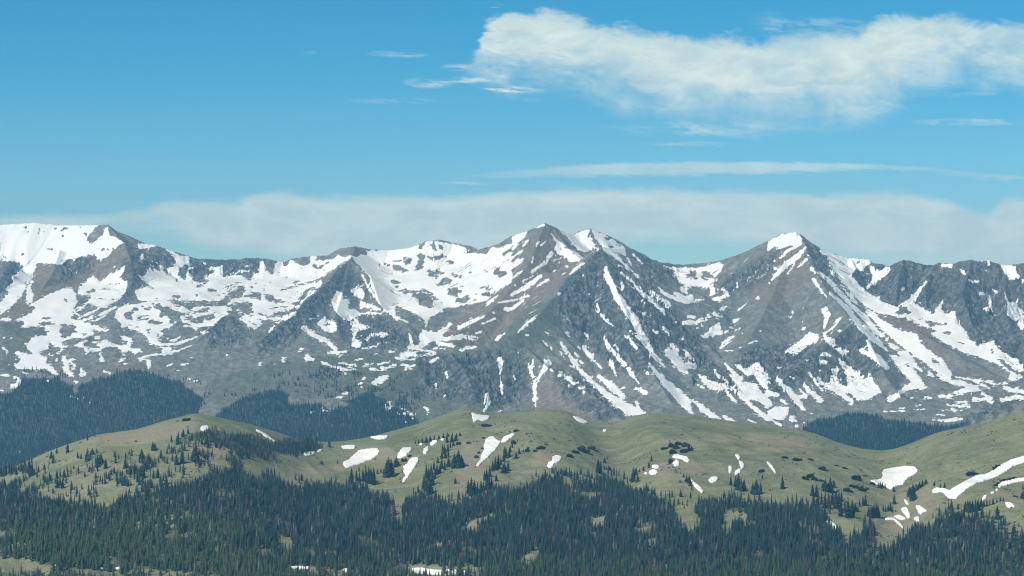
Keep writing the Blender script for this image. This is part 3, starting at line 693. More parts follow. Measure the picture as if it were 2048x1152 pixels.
for i in range(n_):
    cz = cz + wt[i] * np.hypot(cX_ - bp[i, 0], cD - bp[i, 1]) ** 1.4
fi = np.clip((DD - cd[0]) / (cd[1] - cd[0]), 0, 148.999); fj = np.clip((UU - cu[0]) / (cu[1] - cu[0]), 0, 118.999)
ii = fi.astype(int); jj = fj.astype(int); fi -= ii; fj -= jj
base = (cz[ii, jj] * (1 - fj) + cz[ii, jj + 1] * fj) * (1 - fi) + (cz[ii + 1, jj] * (1 - fj) + cz[ii + 1, jj + 1] * fj) * fi
del fi, fj, ii, jj
# hummocks and swells of the valley floors
base = base + 9 * fbm(GX / 260, GY / 260, 4) + 16 * (ridged(GX / 210 + 5, GY / 300, 4) - .35) * sstep(GY, 6200, 6900)

H = base.copy()
GUL = (1 - 2 * np.abs(perlin(GX / 30, GY / 16))).astype(np.float32) - .4      # fine ribs, run down the slopes
RD = np.full(H.shape, 900.0, np.float32)            # distance to the nearest crest
wx = 24 * fbm(GX / 150, GY / 150, 3); wy = 24 * fbm(GX / 150 + 40, GY / 150 + 9, 3)
mslow = 1 + .32 * fbm(GX / 420 + 3, GY / 420 + 8, 3)
for k_, (name, (pts, s0, s1, L, gd, jag)) in enumerate(RIDGES.items()):
    p3 = np.array([P(*q) for q in pts])
    # work only where this ridge can matter
    zr = p3[:, 2].max() - H.min()
    R_ = min(1500.0, zr / s1)
    r0, r1 = np.searchsorted(ds, p3[:, 1].min() - R_), np.searchsorted(ds, p3[:, 1].max() + R_)
    r0 = max(r0, 0); r1 = min(r1, len(ds))
    gx, gy = GX[r0:r1], GY[r0:r1]
    best = np.full(gx.shape, 1e9); bs = np.zeros(gx.shape); bz = np.zeros(gx.shape); side = np.zeros(gx.shape)
    acc = 0.0
    for a, b in zip(p3[:-1], p3[1:]):
        d = b - a
        l2 = d[0] ** 2 + d[1] ** 2; l = math.sqrt(l2)
        t = np.clip(((gx - a[0]) * d[0] + (gy - a[1]) * d[1]) / l2, 0, 1)
        ex = gx - a[0] - t * d[0]; ey = gy - a[1] - t * d[1]
        dist = np.hypot(ex, ey)
        mk = dist < best
        best = np.where(mk, dist, best); bs = np.where(mk, acc + t * l, bs); bz = np.where(mk, a[2] + t * d[2], bz)
        side = np.where(mk, np.sign(ex * d[1] - ey * d[0]), side)
        acc += l
    ms = mslow[r0:r1]
    drop = (s1 * best + (s0 - s1) * L * (1 - np.exp(-best / L))) * (1 + (ms - 1) * sstep(best, 20, 250))
    s_w = bs + (wx[r0:r1] + .4 * side * 37) * np.minimum(1, best / 80)
    g1 = 1 - 2 * np.abs(perlin(s_w / 88 + 13.7 * k_ + 50 * side, best / 700 + wy[r0:r1] / 400))
    g2 = 1 - 2 * np.abs(perlin(s_w / 34 + 5.1 * k_ + 20 * side, best / 260 + wy[r0:r1] / 200))
    env = sstep(best, 6, 120) * (1 - .75 * sstep(best, 350, 900))
    z = bz - drop + gd * env * ((g1 - .45) + .42 * (g2 - .45))
    z = z + jag * (ridged(bs / 42 + 3 * k_, side * 0 + k_ * 7.7, 3) - .5) * np.exp(-best / 40)
    cur = H[r0:r1]
    # smooth maximum, tight
    kk = 7.0
    hh = np.clip(.5 + .5 * (z - cur) / kk, 0, 1)
    H[r0:r1] = cur + (z - cur) * hh + kk * hh * (1 - hh) * .5
    g3 = (1 - 2 * np.abs(perlin(s_w / 15 + 3.3 * k_ + 11 * side, best / 150)) - .4) + .5 * perlin(s_w / 6.5 + k_, best / 60)
    GUL[r0:r1] = np.where(z > cur, g3, GUL[r0:r1])
    RD[r0:r1] = np.where(z > cur, np.minimum(best, 900), np.minimum(RD[r0:r1], best)).astype(np.float32)

PY = CY - H / GY * F                                  # where each terrain point is seen in the photograph
PX = UU


def visible_mask(py, tol=1.2):
    run = np.minimum.accumulate(py, axis=0)
    return py <= np.concatenate([np.full((1, py.shape[1]), 1e9), run[:-1]], 0) + tol


# ------------- regions of rock kinds (photo pixels), softly bounded
crag = Canvas(-4, 430, 2052, 1000, .5)
for q in ([(1750,530),(1807,515),(1942,518),(2052,525),(2052,760),(1990,700),(1945,690),(1915,640),(1860,615),(1790,620),(1745,590),(1700,560),(1700,530)],
          [(1202,494),(1260,545),(1310,580),(1440,730),(1500,790),(1440,800),(1390,730),(1330,690),(1290,760),(1230,740),(1180,700),(1120,640),(1110,600),(1140,550)],
          [(700,530),(735,560),(745,600),(700,590),(660,600),(620,650),(580,690),(520,710),(512,690),(600,600),(650,565)],
          [(640,640),(760,630),(850,680),(840,700),(700,700)],
          [(420,650),(450,625),(490,650),(500,680),(440,700),(410,690)],
          [(240,520),(300,500),(350,510),(340,540),(300,540),(270,570),(262,612),(240,610)],
          [(350,515),(520,515),(560,530),(520,545),(380,560)],
          [(1250,490),(1300,515),(1400,545),(1350,560),(1300,570)],
          [(830,715),(1050,700),(1060,800),(1000,820),(850,790)],
          [(1095,735),(1180,765),(1250,835),(1200,845),(1120,790)],
          [(1470,700),(1640,690),(1720,640),(1770,740),(1720,790),(1600,760),(1560,800),(1480,760)],
          [(1440,560),(1560,500),(1540,560),(1440,600)], [(1620,480),(1660,520),(1680,570),(1650,560),(1615,510)],
          [(0,530),(50,520),(40,560),(0,590)], [(120,520),(190,505),(180,545),(120,560)],
          [(1290,850),(1290,850)], [(1920,850),(1990,805),(2052,795),(2052,815),(1960,850)]):
    crag.poly(q)
crag.blur(7, 2)
brown = Canvas(-4, 430, 2052, 1000, .5)
for q, v in (([(60,525),(190,500),(230,480),(300,490),(340,520),(270,560),(160,580),(60,610)], 1), ([(0,640),(0,600),(60,600),(80,640)], 1),
          ([(1090,446),(1180,500),(1110,580),(1040,640),(960,690),(900,700),(880,660),(1000,570)], .75), ([(690,515),(715,520),(650,570),(640,560)], 1), ([(1500,520),(1600,480),(1625,560),(1560,620),(1500,600)], .7),
          ([(1752,620),(1860,650),(1900,740),(2010,760),(1930,775),(1830,720),(1790,660)], 1), ([(1080,770),(1150,760),(1230,830),(1200,850),(1070,820)], 1),
          ([(850,640),(820,600),(860,610),(880,650)], .6), ([(760,800),(1000,800),(980,840),(800,850)], .5), ([(100,740),(300,700),(280,760),(120,780)], .4), ([(1640,720),(1700,760),(1760,800),(1700,810),(1560,800)], .3)):
    brown.poly(q, v)
brown.blur(8, 2)
green = Canvas(-4, 430, 2052, 1000, .5)
for q, v in (([(400,760),(560,720),(700,700),(850,705),(980,690),(1060,600),(1130,590),(1120,680),(1060,700),(1080,740),(1000,830),(800,860),(700,800),(560,800),(430,820)], .8),
             ([(0,640),(90,640),(100,680),(40,740),(0,760)], .8), ([(1120,640),(1250,640),(1300,740),(1200,760)], .35), ([(1400,600),(1500,570),(1640,600),(1560,700),(1400,680)], .3), ([(1450,780),(1800,760),(2048,760),(2048,860),(1450,860)], .45),
             ([(120,730),(420,700),(420,780),(120,790)], .5), ([(1240,820),(1500,800),(1500,860),(1240,850)], .3)):
    green.poly(q, v)
green.blur(9, 2)
vis0 = visible_mask(PY, 6.0)
CR = np.where(vis0, crag.at(PX, PY), 0.35).astype(np.float32)
# rock relief: sharp ribs in crags, rubble elsewhere
q1 = ridged((GX + .5 * wx) / 46, (GY + wy) / 60, 5, .68)
q2 = fbm(GX / 30, GY / 30, 4, .6)
jf = sstep(RD, 0, 40)
relief = (.25 + .75 * jf) * (CR * (23 * (q1 - .35) + 9 * q2 - 4 * GUL) + (1 - CR) * (3.2 * q2 - 1.2 * GUL + 2.0 * (q1 - .35)) * sstep(GY, 6300, 6700))
H = H + relief
PY = CY - H / GY * F
vis = visible_mask(PY, 2.0)
gz_y = np.gradient(H, axis=0) / np.gradient(GY, axis=0)
hid_snow = sstep(fbm(GX / 120, GY / 120, 4) + .0016 * (H + 40) - .5 * sstep(np.abs(gz_y), .5, 1.1), .0, .25)
wob = 2.0
SX = PX + wob * fbm(PX / 7, PY / 4, 4, .65); SY = PY + wob * .7 * fbm(PX / 6 + 60, PY / 4, 4, .65)
inframe = (PX > -3) & (PX < 2050)
SN = np.where(vis & inframe, snow.at(SX, SY), hid_snow).astype(np.float32)
wide = np.where(vis & inframe, snow_wide.at(PX, PY), SN)
SN = SN + 1.1 * wide * (1 - wide) * fbm(GX / 17, GY / 17, 3, .6) * 4 * .6
SN = SN - .95 * 4 * wide * (1 - wide) * GUL * (.4 + .6 * sstep(RD, 20, 90))
zone = np.where(vis & inframe, snow_zone.at(PX, PY), 0)
nz1 = fbm(GX / 12 + .5 * GUL, GY / 22, 3, .6); nz2 = fbm(GX / 13 + 70, GY / 20 + 9, 3, .6)
SN = SN + .62 * sstep(nz1, .20, .36) * sstep(zone, .10, .32) * (SN < .35)
SN = SN - .75 * sstep(nz2, .22, .38) * sstep(1 - zone, .30, .55)
SN = np.clip(SN, -.2, 1.2)
SN = SN * (PY < 912)
# a snow blanket has its own thickness and fills hollows
cvt = Canvas(0, 0, 1, 1); cvt.a = H.astype(np.float32); cvt.k = 1.0
cvt.blur(5, 2)
H = H + (cvt.a - H) * .85 * sstep(wide, .55, .95) * sstep(RD, 8, 60)
H = H + 1.2 * sstep(SN, .4, .8)
BR = np.where(inframe, brown.at(PX, PY), .3).astype(np.float32)
GR = np.where(inframe, green.at(PX, PY), .3).astype(np.float32)
GR = np.maximum(GR, sstep(PY, 850, 900)).astype(np.float32)
# where the distant woods stand, and their dark floor
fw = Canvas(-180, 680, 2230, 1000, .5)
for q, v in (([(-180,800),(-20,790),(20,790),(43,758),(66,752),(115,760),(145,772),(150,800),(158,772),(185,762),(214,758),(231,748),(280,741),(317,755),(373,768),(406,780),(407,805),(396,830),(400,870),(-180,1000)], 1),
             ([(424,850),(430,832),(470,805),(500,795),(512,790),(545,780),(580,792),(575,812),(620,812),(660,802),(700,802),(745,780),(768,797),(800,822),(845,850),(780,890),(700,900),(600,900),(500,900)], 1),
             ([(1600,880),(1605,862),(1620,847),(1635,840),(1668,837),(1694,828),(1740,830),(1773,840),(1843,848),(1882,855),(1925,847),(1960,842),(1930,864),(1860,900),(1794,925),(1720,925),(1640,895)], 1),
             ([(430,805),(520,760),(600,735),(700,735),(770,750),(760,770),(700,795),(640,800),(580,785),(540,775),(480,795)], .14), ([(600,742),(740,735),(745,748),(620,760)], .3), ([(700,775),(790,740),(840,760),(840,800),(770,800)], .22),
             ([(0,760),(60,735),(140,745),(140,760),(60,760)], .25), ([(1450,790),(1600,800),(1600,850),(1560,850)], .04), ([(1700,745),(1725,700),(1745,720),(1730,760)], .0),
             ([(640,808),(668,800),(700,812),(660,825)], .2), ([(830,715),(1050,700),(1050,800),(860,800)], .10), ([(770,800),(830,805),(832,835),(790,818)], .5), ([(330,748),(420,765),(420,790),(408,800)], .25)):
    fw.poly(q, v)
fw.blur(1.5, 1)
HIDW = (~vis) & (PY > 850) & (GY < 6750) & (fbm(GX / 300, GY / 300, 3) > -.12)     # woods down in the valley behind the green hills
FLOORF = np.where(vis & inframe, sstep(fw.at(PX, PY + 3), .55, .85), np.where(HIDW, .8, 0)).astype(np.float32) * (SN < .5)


def grid_mesh(name, gx, gy, gz, attrs, material):
    nr, nc = gx.shape
    me = bpy.data.meshes.new(name)
    me.vertices.add(nr * nc)
    me.vertices.foreach_set('co', np.stack([gx, gy, gz], -1).astype(np.float32).ravel())
    i = np.arange((nr - 1) * nc).reshape(nr - 1, nc)[:, :-1]
    q = np.stack([i, i + 1, i + nc + 1, i + nc], -1).reshape(-1, 4).astype(np.int32)
    me.loops.add(q.size)
    me.loops.foreach_set('vertex_index', q.ravel())
    me.polygons.add(len(q))
    me.polygons.foreach_set('loop_start', (np.arange(len(q)) * 4).astype(np.int32))
    me.polygons.foreach_set('use_smooth', np.ones(len(q), bool))
    me.update(calc_edges=True)
    for k, v in attrs.items():
        at = me.attributes.new(k, 'FLOAT', 'POINT')
        at.data.foreach_set('value', np.ascontiguousarray(v, np.float32).ravel())
    me.materials.append(material)
    o = bpy.data.objects.new(name, me)
    COL.objects.link(o)
    return o


def new_mat(name, rough=.9):
    m = bpy.data.materials.new(name)
    m.use_nodes = True
    t = NT(m.node_tree)
    b = t.n('ShaderNodeBsdfPrincipled', None, Roughness=rough)
    b.inputs['Specular IOR Level'].default_value = .15
    t.n('ShaderNodeOutputMaterial', None, Surface=b.outputs[0])
    return m, t, b


def attr(t, name, kind='GEOMETRY'):
    nd = t.t.nodes.new('ShaderNodeAttribute')
    nd.attribute_name = name
    nd.attribute_type = kind
    return nd.outputs['Fac']


# ------------- mountain material
mm, t, b = new_mat('mountain_rock_and_snow')
pos = t.n('ShaderNodeTexCoord').outputs['Object']
big = t.noise(pos, 0.006, 5, .6)
mid = t.noise(pos, 0.03, 5, .65)
fine = t.noise(pos, 0.11, 4, .7)
strv = t.n('ShaderNodeMapping', None, Vector=pos, Scale=(1, 1, .35)).outputs[0]
stre = t.noise(strv, 0.05, 5, .7, 1.0)
crg, brn, grn, snw = (attr(t, k) for k in ('crag', 'brown', 'green', 'snow'))
rock = t.mix(t.step(mid, .3, .7), (.175, .172, .150), (.320, .305, .262))
rock = t.mix(t.m('MULTIPLY', t.step(t.m('ADD', brn, t.m('MULTIPLY', t.m('SUBTRACT', big, .5), .9)), .15, .6), .9), rock, t.mix(mid, (.222, .178, .138), (.325, .268, .208)))
gmask = t.step(t.m('ADD', grn, t.m('ADD', t.m('MULTIPLY', t.m('SUBTRACT', mid, .5), 1.1), t.m('MULTIPLY', t.m('SUBTRACT', big, .5), .9))), .45, .85)
rock = t.mix(t.m('MULTIPLY', gmask, .7), rock, t.mix(fine, (.11, .125, .085), (.165, .185, .125)))
dark = t.mix(t.step(stre, .3, .68), (.06, .078, .085), (.33, .325, .29))
rock = t.mix(t.m('MULTIPLY', t.step(t.m('ADD', crg, t.m('MULTIPLY', t.m('SUBTRACT', stre, .5), 1.0)), .35, .8), .72), rock, dark)
rock = t.mix(t.step(fine, .25, .75), rock, t.mix(1.0, rock, (.55, .56, .6), 'MULTIPLY'))
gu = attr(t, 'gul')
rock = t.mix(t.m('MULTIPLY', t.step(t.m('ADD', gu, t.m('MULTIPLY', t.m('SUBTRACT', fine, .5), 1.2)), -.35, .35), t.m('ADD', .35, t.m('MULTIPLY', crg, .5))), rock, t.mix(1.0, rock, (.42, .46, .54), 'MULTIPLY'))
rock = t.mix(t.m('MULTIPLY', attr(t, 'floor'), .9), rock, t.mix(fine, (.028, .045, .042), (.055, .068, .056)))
sfac = t.m('ADD', snw, t.m('ADD', t.m('MULTIPLY', t.m('SUBTRACT', fine, .5), .5), t.m('MULTIPLY', t.m('SUBTRACT', mid, .5), .22)))
sm = t.step(sfac, .34, .45)
snowc = t.mix(t.step(big, .4, .75), (.80, .80, .76), (.77, .745, .67))
colr = t.mix(sm, rock, snowc)
t.put(b.inputs['Base Color'], colr)
hgt = t.m('ADD', t.m('MULTIPLY', mid, 13.0), t.m('MULTIPLY', fine, 6.5))
bmp = t.n('ShaderNodeBump', None, Height=hgt, Strength=t.m('ADD', t.m('MULTIPLY', t.m('SUBTRACT', 1.0, sm), t.m('ADD', .35, t.m('MULTIPLY', crg, .65))), .05), Distance=1.0)
t.put(b.inputs['Normal'], bmp.outputs[0])
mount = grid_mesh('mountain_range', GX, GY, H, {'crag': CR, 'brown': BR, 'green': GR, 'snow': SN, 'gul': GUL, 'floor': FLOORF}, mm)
mount['kind'] = 'structure'
mount['label'] = 'snow-streaked grey and brown mountain range closing the horizon'

# ---------------------------------------------------------------- near green hills: crest (photo x, y, distance)
CREST = [(-420,1010,3350),(-200,1000,3350),(-60,968,3350),(0,944,3350),(66,917,3350),(99,901,3350),(139,887,3350),(195,869,3350),(274,858,3360),(330,841,3380),(389,826,3400),(422,831,3420),(462,840,3450),(512,851,3500),(560,866,3560),(600,880,3620),(640,884,3680),(690,882,3740),(740,874,3780),(776,864,3800),(842,846,3820),(891,828,3820),(931,813,3820),(974,826,3830),(1024,828,3830),(1090,818,3830),(1133,821,3830),(1156,833,3830),(1179,843,3830),(1209,846,3830),(1248,840,3830),(1268,831,3830),(1304,825,3830),(1337,826,3830),(1403,833,3830),(1486,845,3820),(1536,850,3800),(1585,856,3780),(1635,868,3760),(1678,886,3740),(1721,897,3720),(1764,901,3700),(1793,897,3690),(1833,882,3670),(1869,866,3650),(1915,856,3620),(1965,848,3600),(1998,835,3580),(2048,821,3560),(2150,795,3540),(2300,770,3540),(2500,760,3540)]
cr = np.array(CREST, float)
NV = 1590 if not QUICK else 600
nu = np.linspace(U0 - 500, U1 + 500, NV)
nd_ = [25.0]
while nd_[-1] < 4750:
    d_ = nd_[-1]
    nd_.append(d_ + (max(12, d_ * .03) if d_ < 2300 else 4.5 if d_ < 3950 else 14) * (2 if QUICK else 1))
nds = np.array(nd_)


_cu = np.arange(-800.0, 2900.0, 4.0)


def _gs(v, sg):
    k = np.arange(-int(3 * sg / 4), int(3 * sg / 4) + 1) * 4.0
    g_ = np.exp(-.5 * (k / sg) ** 2); g_ /= g_.sum()
    return np.convolve(np.pad(v, len(k) // 2, mode='edge'), g_, 'valid')


_cpy = np.interp(_cu, cr[:, 0], cr[:, 1]); _cdc = _gs(np.interp(_cu, cr[:, 0], cr[:, 2]), 45)
_cp1 = _gs(_cpy, 7); _cp2 = _gs(_cpy, 42)


def crest_at(px):
    return np.interp(px, _cu, _cp1), np.interp(px, _cu, _cdc), np.interp(px, _cu, _cp2)


def near_height(px, D):
    """height of the green hills (world function of bearing and distance)"""
    pyc, dc, pys = crest_at(px)
    x = (px - CX) / F * D
    D0 = 2720.0 + 60 * np.sin(px / 300)
    tt = (dc - D) / (dc - D0)
    tc_ = np.clip(tt, 0, 1)
    g = .80 * tc_ ** 1.25 + .20 * tc_ ** 2.2
    pyw = pyc + (pys - pyc) * sstep(tt, .05, .35)
    py = pyw + (1158 - pyw) * g
    zf = (CY - py) / F * np.minimum(D, dc)
    # valley floor in front, rising to the road the camera stands by
    zc = (CY - 1158) / F * D0
    zfl = zc - (D0 - D) * .03
    zroad = -2.2 - .185 * D
    zn = np.maximum(zfl, zroad)
    z = np.where(D < D0, zn, zf)
    # behind the crest it falls away to the valley
    zb = (CY - pyc) / F * dc
    bd = np.maximum(D - dc, 0)
    zback = zb - .42 * bd - 40 * (1 - np.exp(-bd / 300)) * 0 - .00012 * 0 * bd
    z = np.where(D > dc, np.maximum(zback, -500 + 8 * np.sin(x / 200)), z)
    # round the crest a little and swell the slopes
    away = sstep(np.abs(D - dc), 20, 260)
    inn = sstep(D, 300, 900)
    z = z + away * inn * (15 * fbm(x / 330 + 2, D / 420 + 4, 3) + 11.0 * (ridged(x / 210 + D / 600, D / 600, 4) - .4)) + inn * (.35 + .65 * away) * (1.1 * fbm(x / 45, D / 45, 3))
    # the hollow between the two bare noses, and the nose itself
    z = z - 16 * away * np.exp(-((px - 1215 - (dc - D) * .05) / 55) ** 2) * sstep(dc - D, 0, 200) * (1 - sstep(dc - D, 500, 800))
    z = z - 14 * away * np.exp(-((px - 1810 + (dc - D) * .02) / 60) ** 2) * sstep(dc - D, 0, 300)
    return z


ND, NU = np.meshgrid(nds, nu, indexing='ij')
NX = (NU - CX) / F * ND
NZ = near_height(NU, ND)
NPY = CY - NZ / ND * F
nvis = visible_mask(NPY, 1.0)

# ------------- tone maps of the near hills
nbrown = Canvas(-60, 780, 2110, 1160, .5)
for q, v in (([(160,880),(300,860),(390,835),(400,860),(330,880),(220,895)], .8), ([(60,960),(150,905),(250,930),(190,990),(90,990)], .5), ([(400,880),(460,885),(470,900),(410,930),(370,940),(380,900)], .9),
             ([(700,895),(790,890),(790,920),(720,930)], .6), ([(560,930),(690,920),(700,950),(580,960)], .7), ([(930,880),(1000,870),(960,960),(920,1000),(900,960)], .7), ([(1060,890),(1130,905),(1110,935),(1060,930)], .7),
             ([(1270,930),(1330,920),(1380,910),(1420,940),(1340,960),(1280,950)], .8), ([(1480,860),(1600,860),(1660,900),(1600,930),(1500,900)], .55), ([(1300,850),(1480,850),(1480,900),(1320,900)], .35),
             ([(1805,975),(1860,965),(1890,1000),(1830,1055),(1760,1085),(1750,1055),(1790,1015)], .7), ([(1720,990),(1800,985),(1800,1000),(1720,1000)], .6), ([(1430,940),(1500,935),(1500,960),(1440,965)], .5),
             ([(1140,780+250),(1160,1040),(1140,1060),(1110,1060)], .9), ([(900,1040),(980,1030),(960,1075),(860,1120)], .9), ([(1350,1028),(1400,1028),(1400,1056),(1360,1060)], .8), ([(1180,1030),(1220,1035),(1215,1060),(1180,1060)], .9),
             ([(1990,970),(2052,1000),(2052,1020),(1990,1000)], .6), ([(930,810),(980,820),(960,832),(900,835)], .5)):
    nbrown.poly(q, v)
nbrown.blur(8, 2)
NB = nbrown.at(NU, NPY, .25).astype(np.float32)
# ------------- where the near woods stand (photo pixels of the tree feet)
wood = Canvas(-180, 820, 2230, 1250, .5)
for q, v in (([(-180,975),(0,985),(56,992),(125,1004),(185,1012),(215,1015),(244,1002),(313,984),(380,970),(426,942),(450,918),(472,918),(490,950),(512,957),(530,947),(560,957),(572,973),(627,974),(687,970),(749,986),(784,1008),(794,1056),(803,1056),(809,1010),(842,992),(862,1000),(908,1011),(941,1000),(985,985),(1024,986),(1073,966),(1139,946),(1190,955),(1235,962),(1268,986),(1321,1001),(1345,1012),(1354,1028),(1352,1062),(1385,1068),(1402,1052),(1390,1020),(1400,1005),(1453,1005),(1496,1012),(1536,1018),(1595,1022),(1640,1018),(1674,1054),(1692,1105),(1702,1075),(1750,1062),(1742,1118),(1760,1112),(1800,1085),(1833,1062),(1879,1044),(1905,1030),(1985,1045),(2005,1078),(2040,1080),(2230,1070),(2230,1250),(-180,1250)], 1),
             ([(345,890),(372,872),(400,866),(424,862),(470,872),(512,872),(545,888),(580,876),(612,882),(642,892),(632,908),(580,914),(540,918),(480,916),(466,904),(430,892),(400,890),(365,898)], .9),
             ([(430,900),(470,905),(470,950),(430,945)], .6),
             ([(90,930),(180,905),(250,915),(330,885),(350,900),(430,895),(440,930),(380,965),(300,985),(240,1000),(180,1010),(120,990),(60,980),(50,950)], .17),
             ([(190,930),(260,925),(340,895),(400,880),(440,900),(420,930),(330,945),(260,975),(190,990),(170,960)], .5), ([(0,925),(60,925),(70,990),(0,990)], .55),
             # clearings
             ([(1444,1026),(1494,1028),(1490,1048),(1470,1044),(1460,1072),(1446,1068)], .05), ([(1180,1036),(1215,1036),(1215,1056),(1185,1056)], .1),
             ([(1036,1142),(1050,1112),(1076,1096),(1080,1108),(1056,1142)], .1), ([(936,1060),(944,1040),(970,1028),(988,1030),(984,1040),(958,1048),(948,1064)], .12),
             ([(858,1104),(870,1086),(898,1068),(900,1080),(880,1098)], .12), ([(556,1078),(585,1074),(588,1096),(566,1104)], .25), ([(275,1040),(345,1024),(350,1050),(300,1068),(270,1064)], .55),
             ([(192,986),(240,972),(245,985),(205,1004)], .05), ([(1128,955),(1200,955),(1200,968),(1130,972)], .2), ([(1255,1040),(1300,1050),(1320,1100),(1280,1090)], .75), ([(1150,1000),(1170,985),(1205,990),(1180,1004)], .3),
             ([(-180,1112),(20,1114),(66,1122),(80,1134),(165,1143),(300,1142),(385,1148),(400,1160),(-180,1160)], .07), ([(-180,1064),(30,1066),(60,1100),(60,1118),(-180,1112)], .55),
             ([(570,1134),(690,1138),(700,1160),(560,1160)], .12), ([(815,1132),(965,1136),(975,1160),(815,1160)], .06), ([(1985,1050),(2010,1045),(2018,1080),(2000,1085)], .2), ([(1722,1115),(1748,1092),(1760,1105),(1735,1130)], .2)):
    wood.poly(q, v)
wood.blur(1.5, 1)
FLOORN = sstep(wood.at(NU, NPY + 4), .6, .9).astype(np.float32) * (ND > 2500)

gm, t, b = new_mat('alpine_turf')
pos = t.n('ShaderNodeTexCoord').outputs['Object']
big = t.noise(pos, 0.007, 5, .6)
mp = t.n('ShaderNodeMapping', None, Vector=pos, Scale=(.5, 1.6, 2.5)).outputs[0]
mid = t.noise(mp, 0.03, 5, .62, .6)
fine = t.noise(pos, 0.25, 4, .7)
br = attr(t, 'brown')
g = t.mix(t.step(big, .3, .7), (.155, .172, .085), (.235, .238, .125))
g = t.mix(t.step(mid, .42, .72), g, (.27, .262, .165))
g = t.mix(t.m('MULTIPLY', t.step(t.noise(mp, .012, 6, .68, 1.0), .52, .66), .55), g, (.125, .125, .105))
g = t.mix(t.m('MULTIPLY', t.step(t.m('ADD', br, t.m('ADD', t.m('MULTIPLY', t.m('SUBTRACT', mid, .5), 1.5), t.m('MULTIPLY', t.m('SUBTRACT', big, .5), 1.5))), .22, .75), .85), g, t.mix(fine, (.22, .18, .12), (.38, .32, .22)))
g = t.mix(t.step(fine, .3, .72), g, t.mix(1.0, g, (.55, .6, .6), 'MULTIPLY'))
spk = t.noise(pos, .09, 4, .75, .8)
g = t.mix(t.m('MULTIPLY', t.step(spk, .60, .70), .7), g, t.mix(fine, (.06, .085, .055), (.12, .13, .08)))
g = t.mix(t.m('MULTIPLY', t.step(t.noise(mp, .055, 5, .7, 1.2), .60, .74), .6), g, (.36, .33, .24))
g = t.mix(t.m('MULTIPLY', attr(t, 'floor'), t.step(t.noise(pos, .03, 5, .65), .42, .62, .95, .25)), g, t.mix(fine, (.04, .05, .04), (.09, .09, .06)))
t.put(b.inputs['Base Color'], g)
bmp = t.n('ShaderNodeBump', None, Height=t.m('ADD', t.m('MULTIPLY', mid, 3.0), t.m('MULTIPLY', fine, 1.0)), Strength=.5, Distance=1.0)
t.put(b.inputs['Normal'], bmp.outputs[0])
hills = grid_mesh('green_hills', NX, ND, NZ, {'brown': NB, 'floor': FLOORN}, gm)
hills['kind'] = 'structure'
hills['label'] = 'rounded grassy green foothills in front of the snowy mountains'
# ---------------------------------------------------------------- looking points up on the two terrains
def col_D(px, py, lo=2500.0):
    """distance at which the near hills are first seen at photo point (px, py)"""
    dc = float(crest_at(px)[1])
    D = np.arange(lo, dc + 30, 3.0)
    z = near_height(np.full(D.shape, float(px)), D)
    q = CY - z / D * F
    k = np.argmax(q <= py)
    if q[k] > py:
        k = int(np.argmin(q))
    return float(D[k]), float(z[k])


def near_point(px, py):
    D, z = col_D(px, py)
    return np.array([(px - CX) / F * D, D, z])


def far_lookup(arr, px, D):
    fj = np.clip((px - U0) / (U1 - U0) * (NC - 1), 0, NC - 1.001)
    i1 = np.clip(np.searchsorted(ds, D), 1, len(ds) - 1)
    fi = (D - ds[i1 - 1]) / (ds[i1] - ds[i1 - 1])
    j0 = fj.astype(int); fj = fj - j0
    a = arr[i1 - 1, j0] * (1 - fj) + arr[i1 - 1, j0 + 1] * fj
    b_ = arr[i1, j0] * (1 - fj) + arr[i1, j0 + 1] * fj
    return a * (1 - fi) + b_ * fi


# ---------------------------------------------------------------- conifers
def leaf_mat(name, dark, light, dead, share):
    m, t, b = new_mat(name, .85)
    rnd = t.n('ShaderNodeObjectInfo').outputs['Random']
    pos = t.n('ShaderNodeTexCoord').outputs['Object']
    nz = t.noise(pos, 1.3, 3, .6)
    c = t.mix(rnd, dark, light)
    isdead = t.m('LESS_THAN', t.m('FRACT', t.m('MULTIPLY', rnd, 7.31)), share)
    c = t.mix(isdead, c, dead)
    c = t.mix(t.m('LESS_THAN', t.m('FRACT', t.m('MULTIPLY', rnd, 53.7)), share * .12), c, (.21, .20, .185))
    c = t.mix(t.step(nz, .3, .7), t.mix(1.0, c, (.7, .7, .7), 'MULTIPLY'), c)
    t.put(b.inputs['Base Color'], c)
    return m


needle = leaf_mat('conifer_needles', (.008, .032, .046), (.036, .078, .070), (.075, .078, .080), .17)
needle_dark = leaf_mat('dark_conifer_needles', (.007, .026, .032), (.020, .045, .038), (.05, .055, .05), .04)
needle_green = leaf_mat('green_conifer_needles', (.045, .080, .042), (.075, .120, .055), (.11, .10, .09), .08)
far_needle = leaf_mat('distant_conifer_needles', (.012, .042, .062), (.018, .050, .066), (.045, .06, .07), .06)
bm_, tb, bb = new_mat('conifer_bark', .9)
tb.put(bb.inputs['Base Color'], tb.mix(tb.noise(tb.n('ShaderNodeTexCoord').outputs['Object'], 2.0), (.06, .05, .042), (.14, .115, .095)))


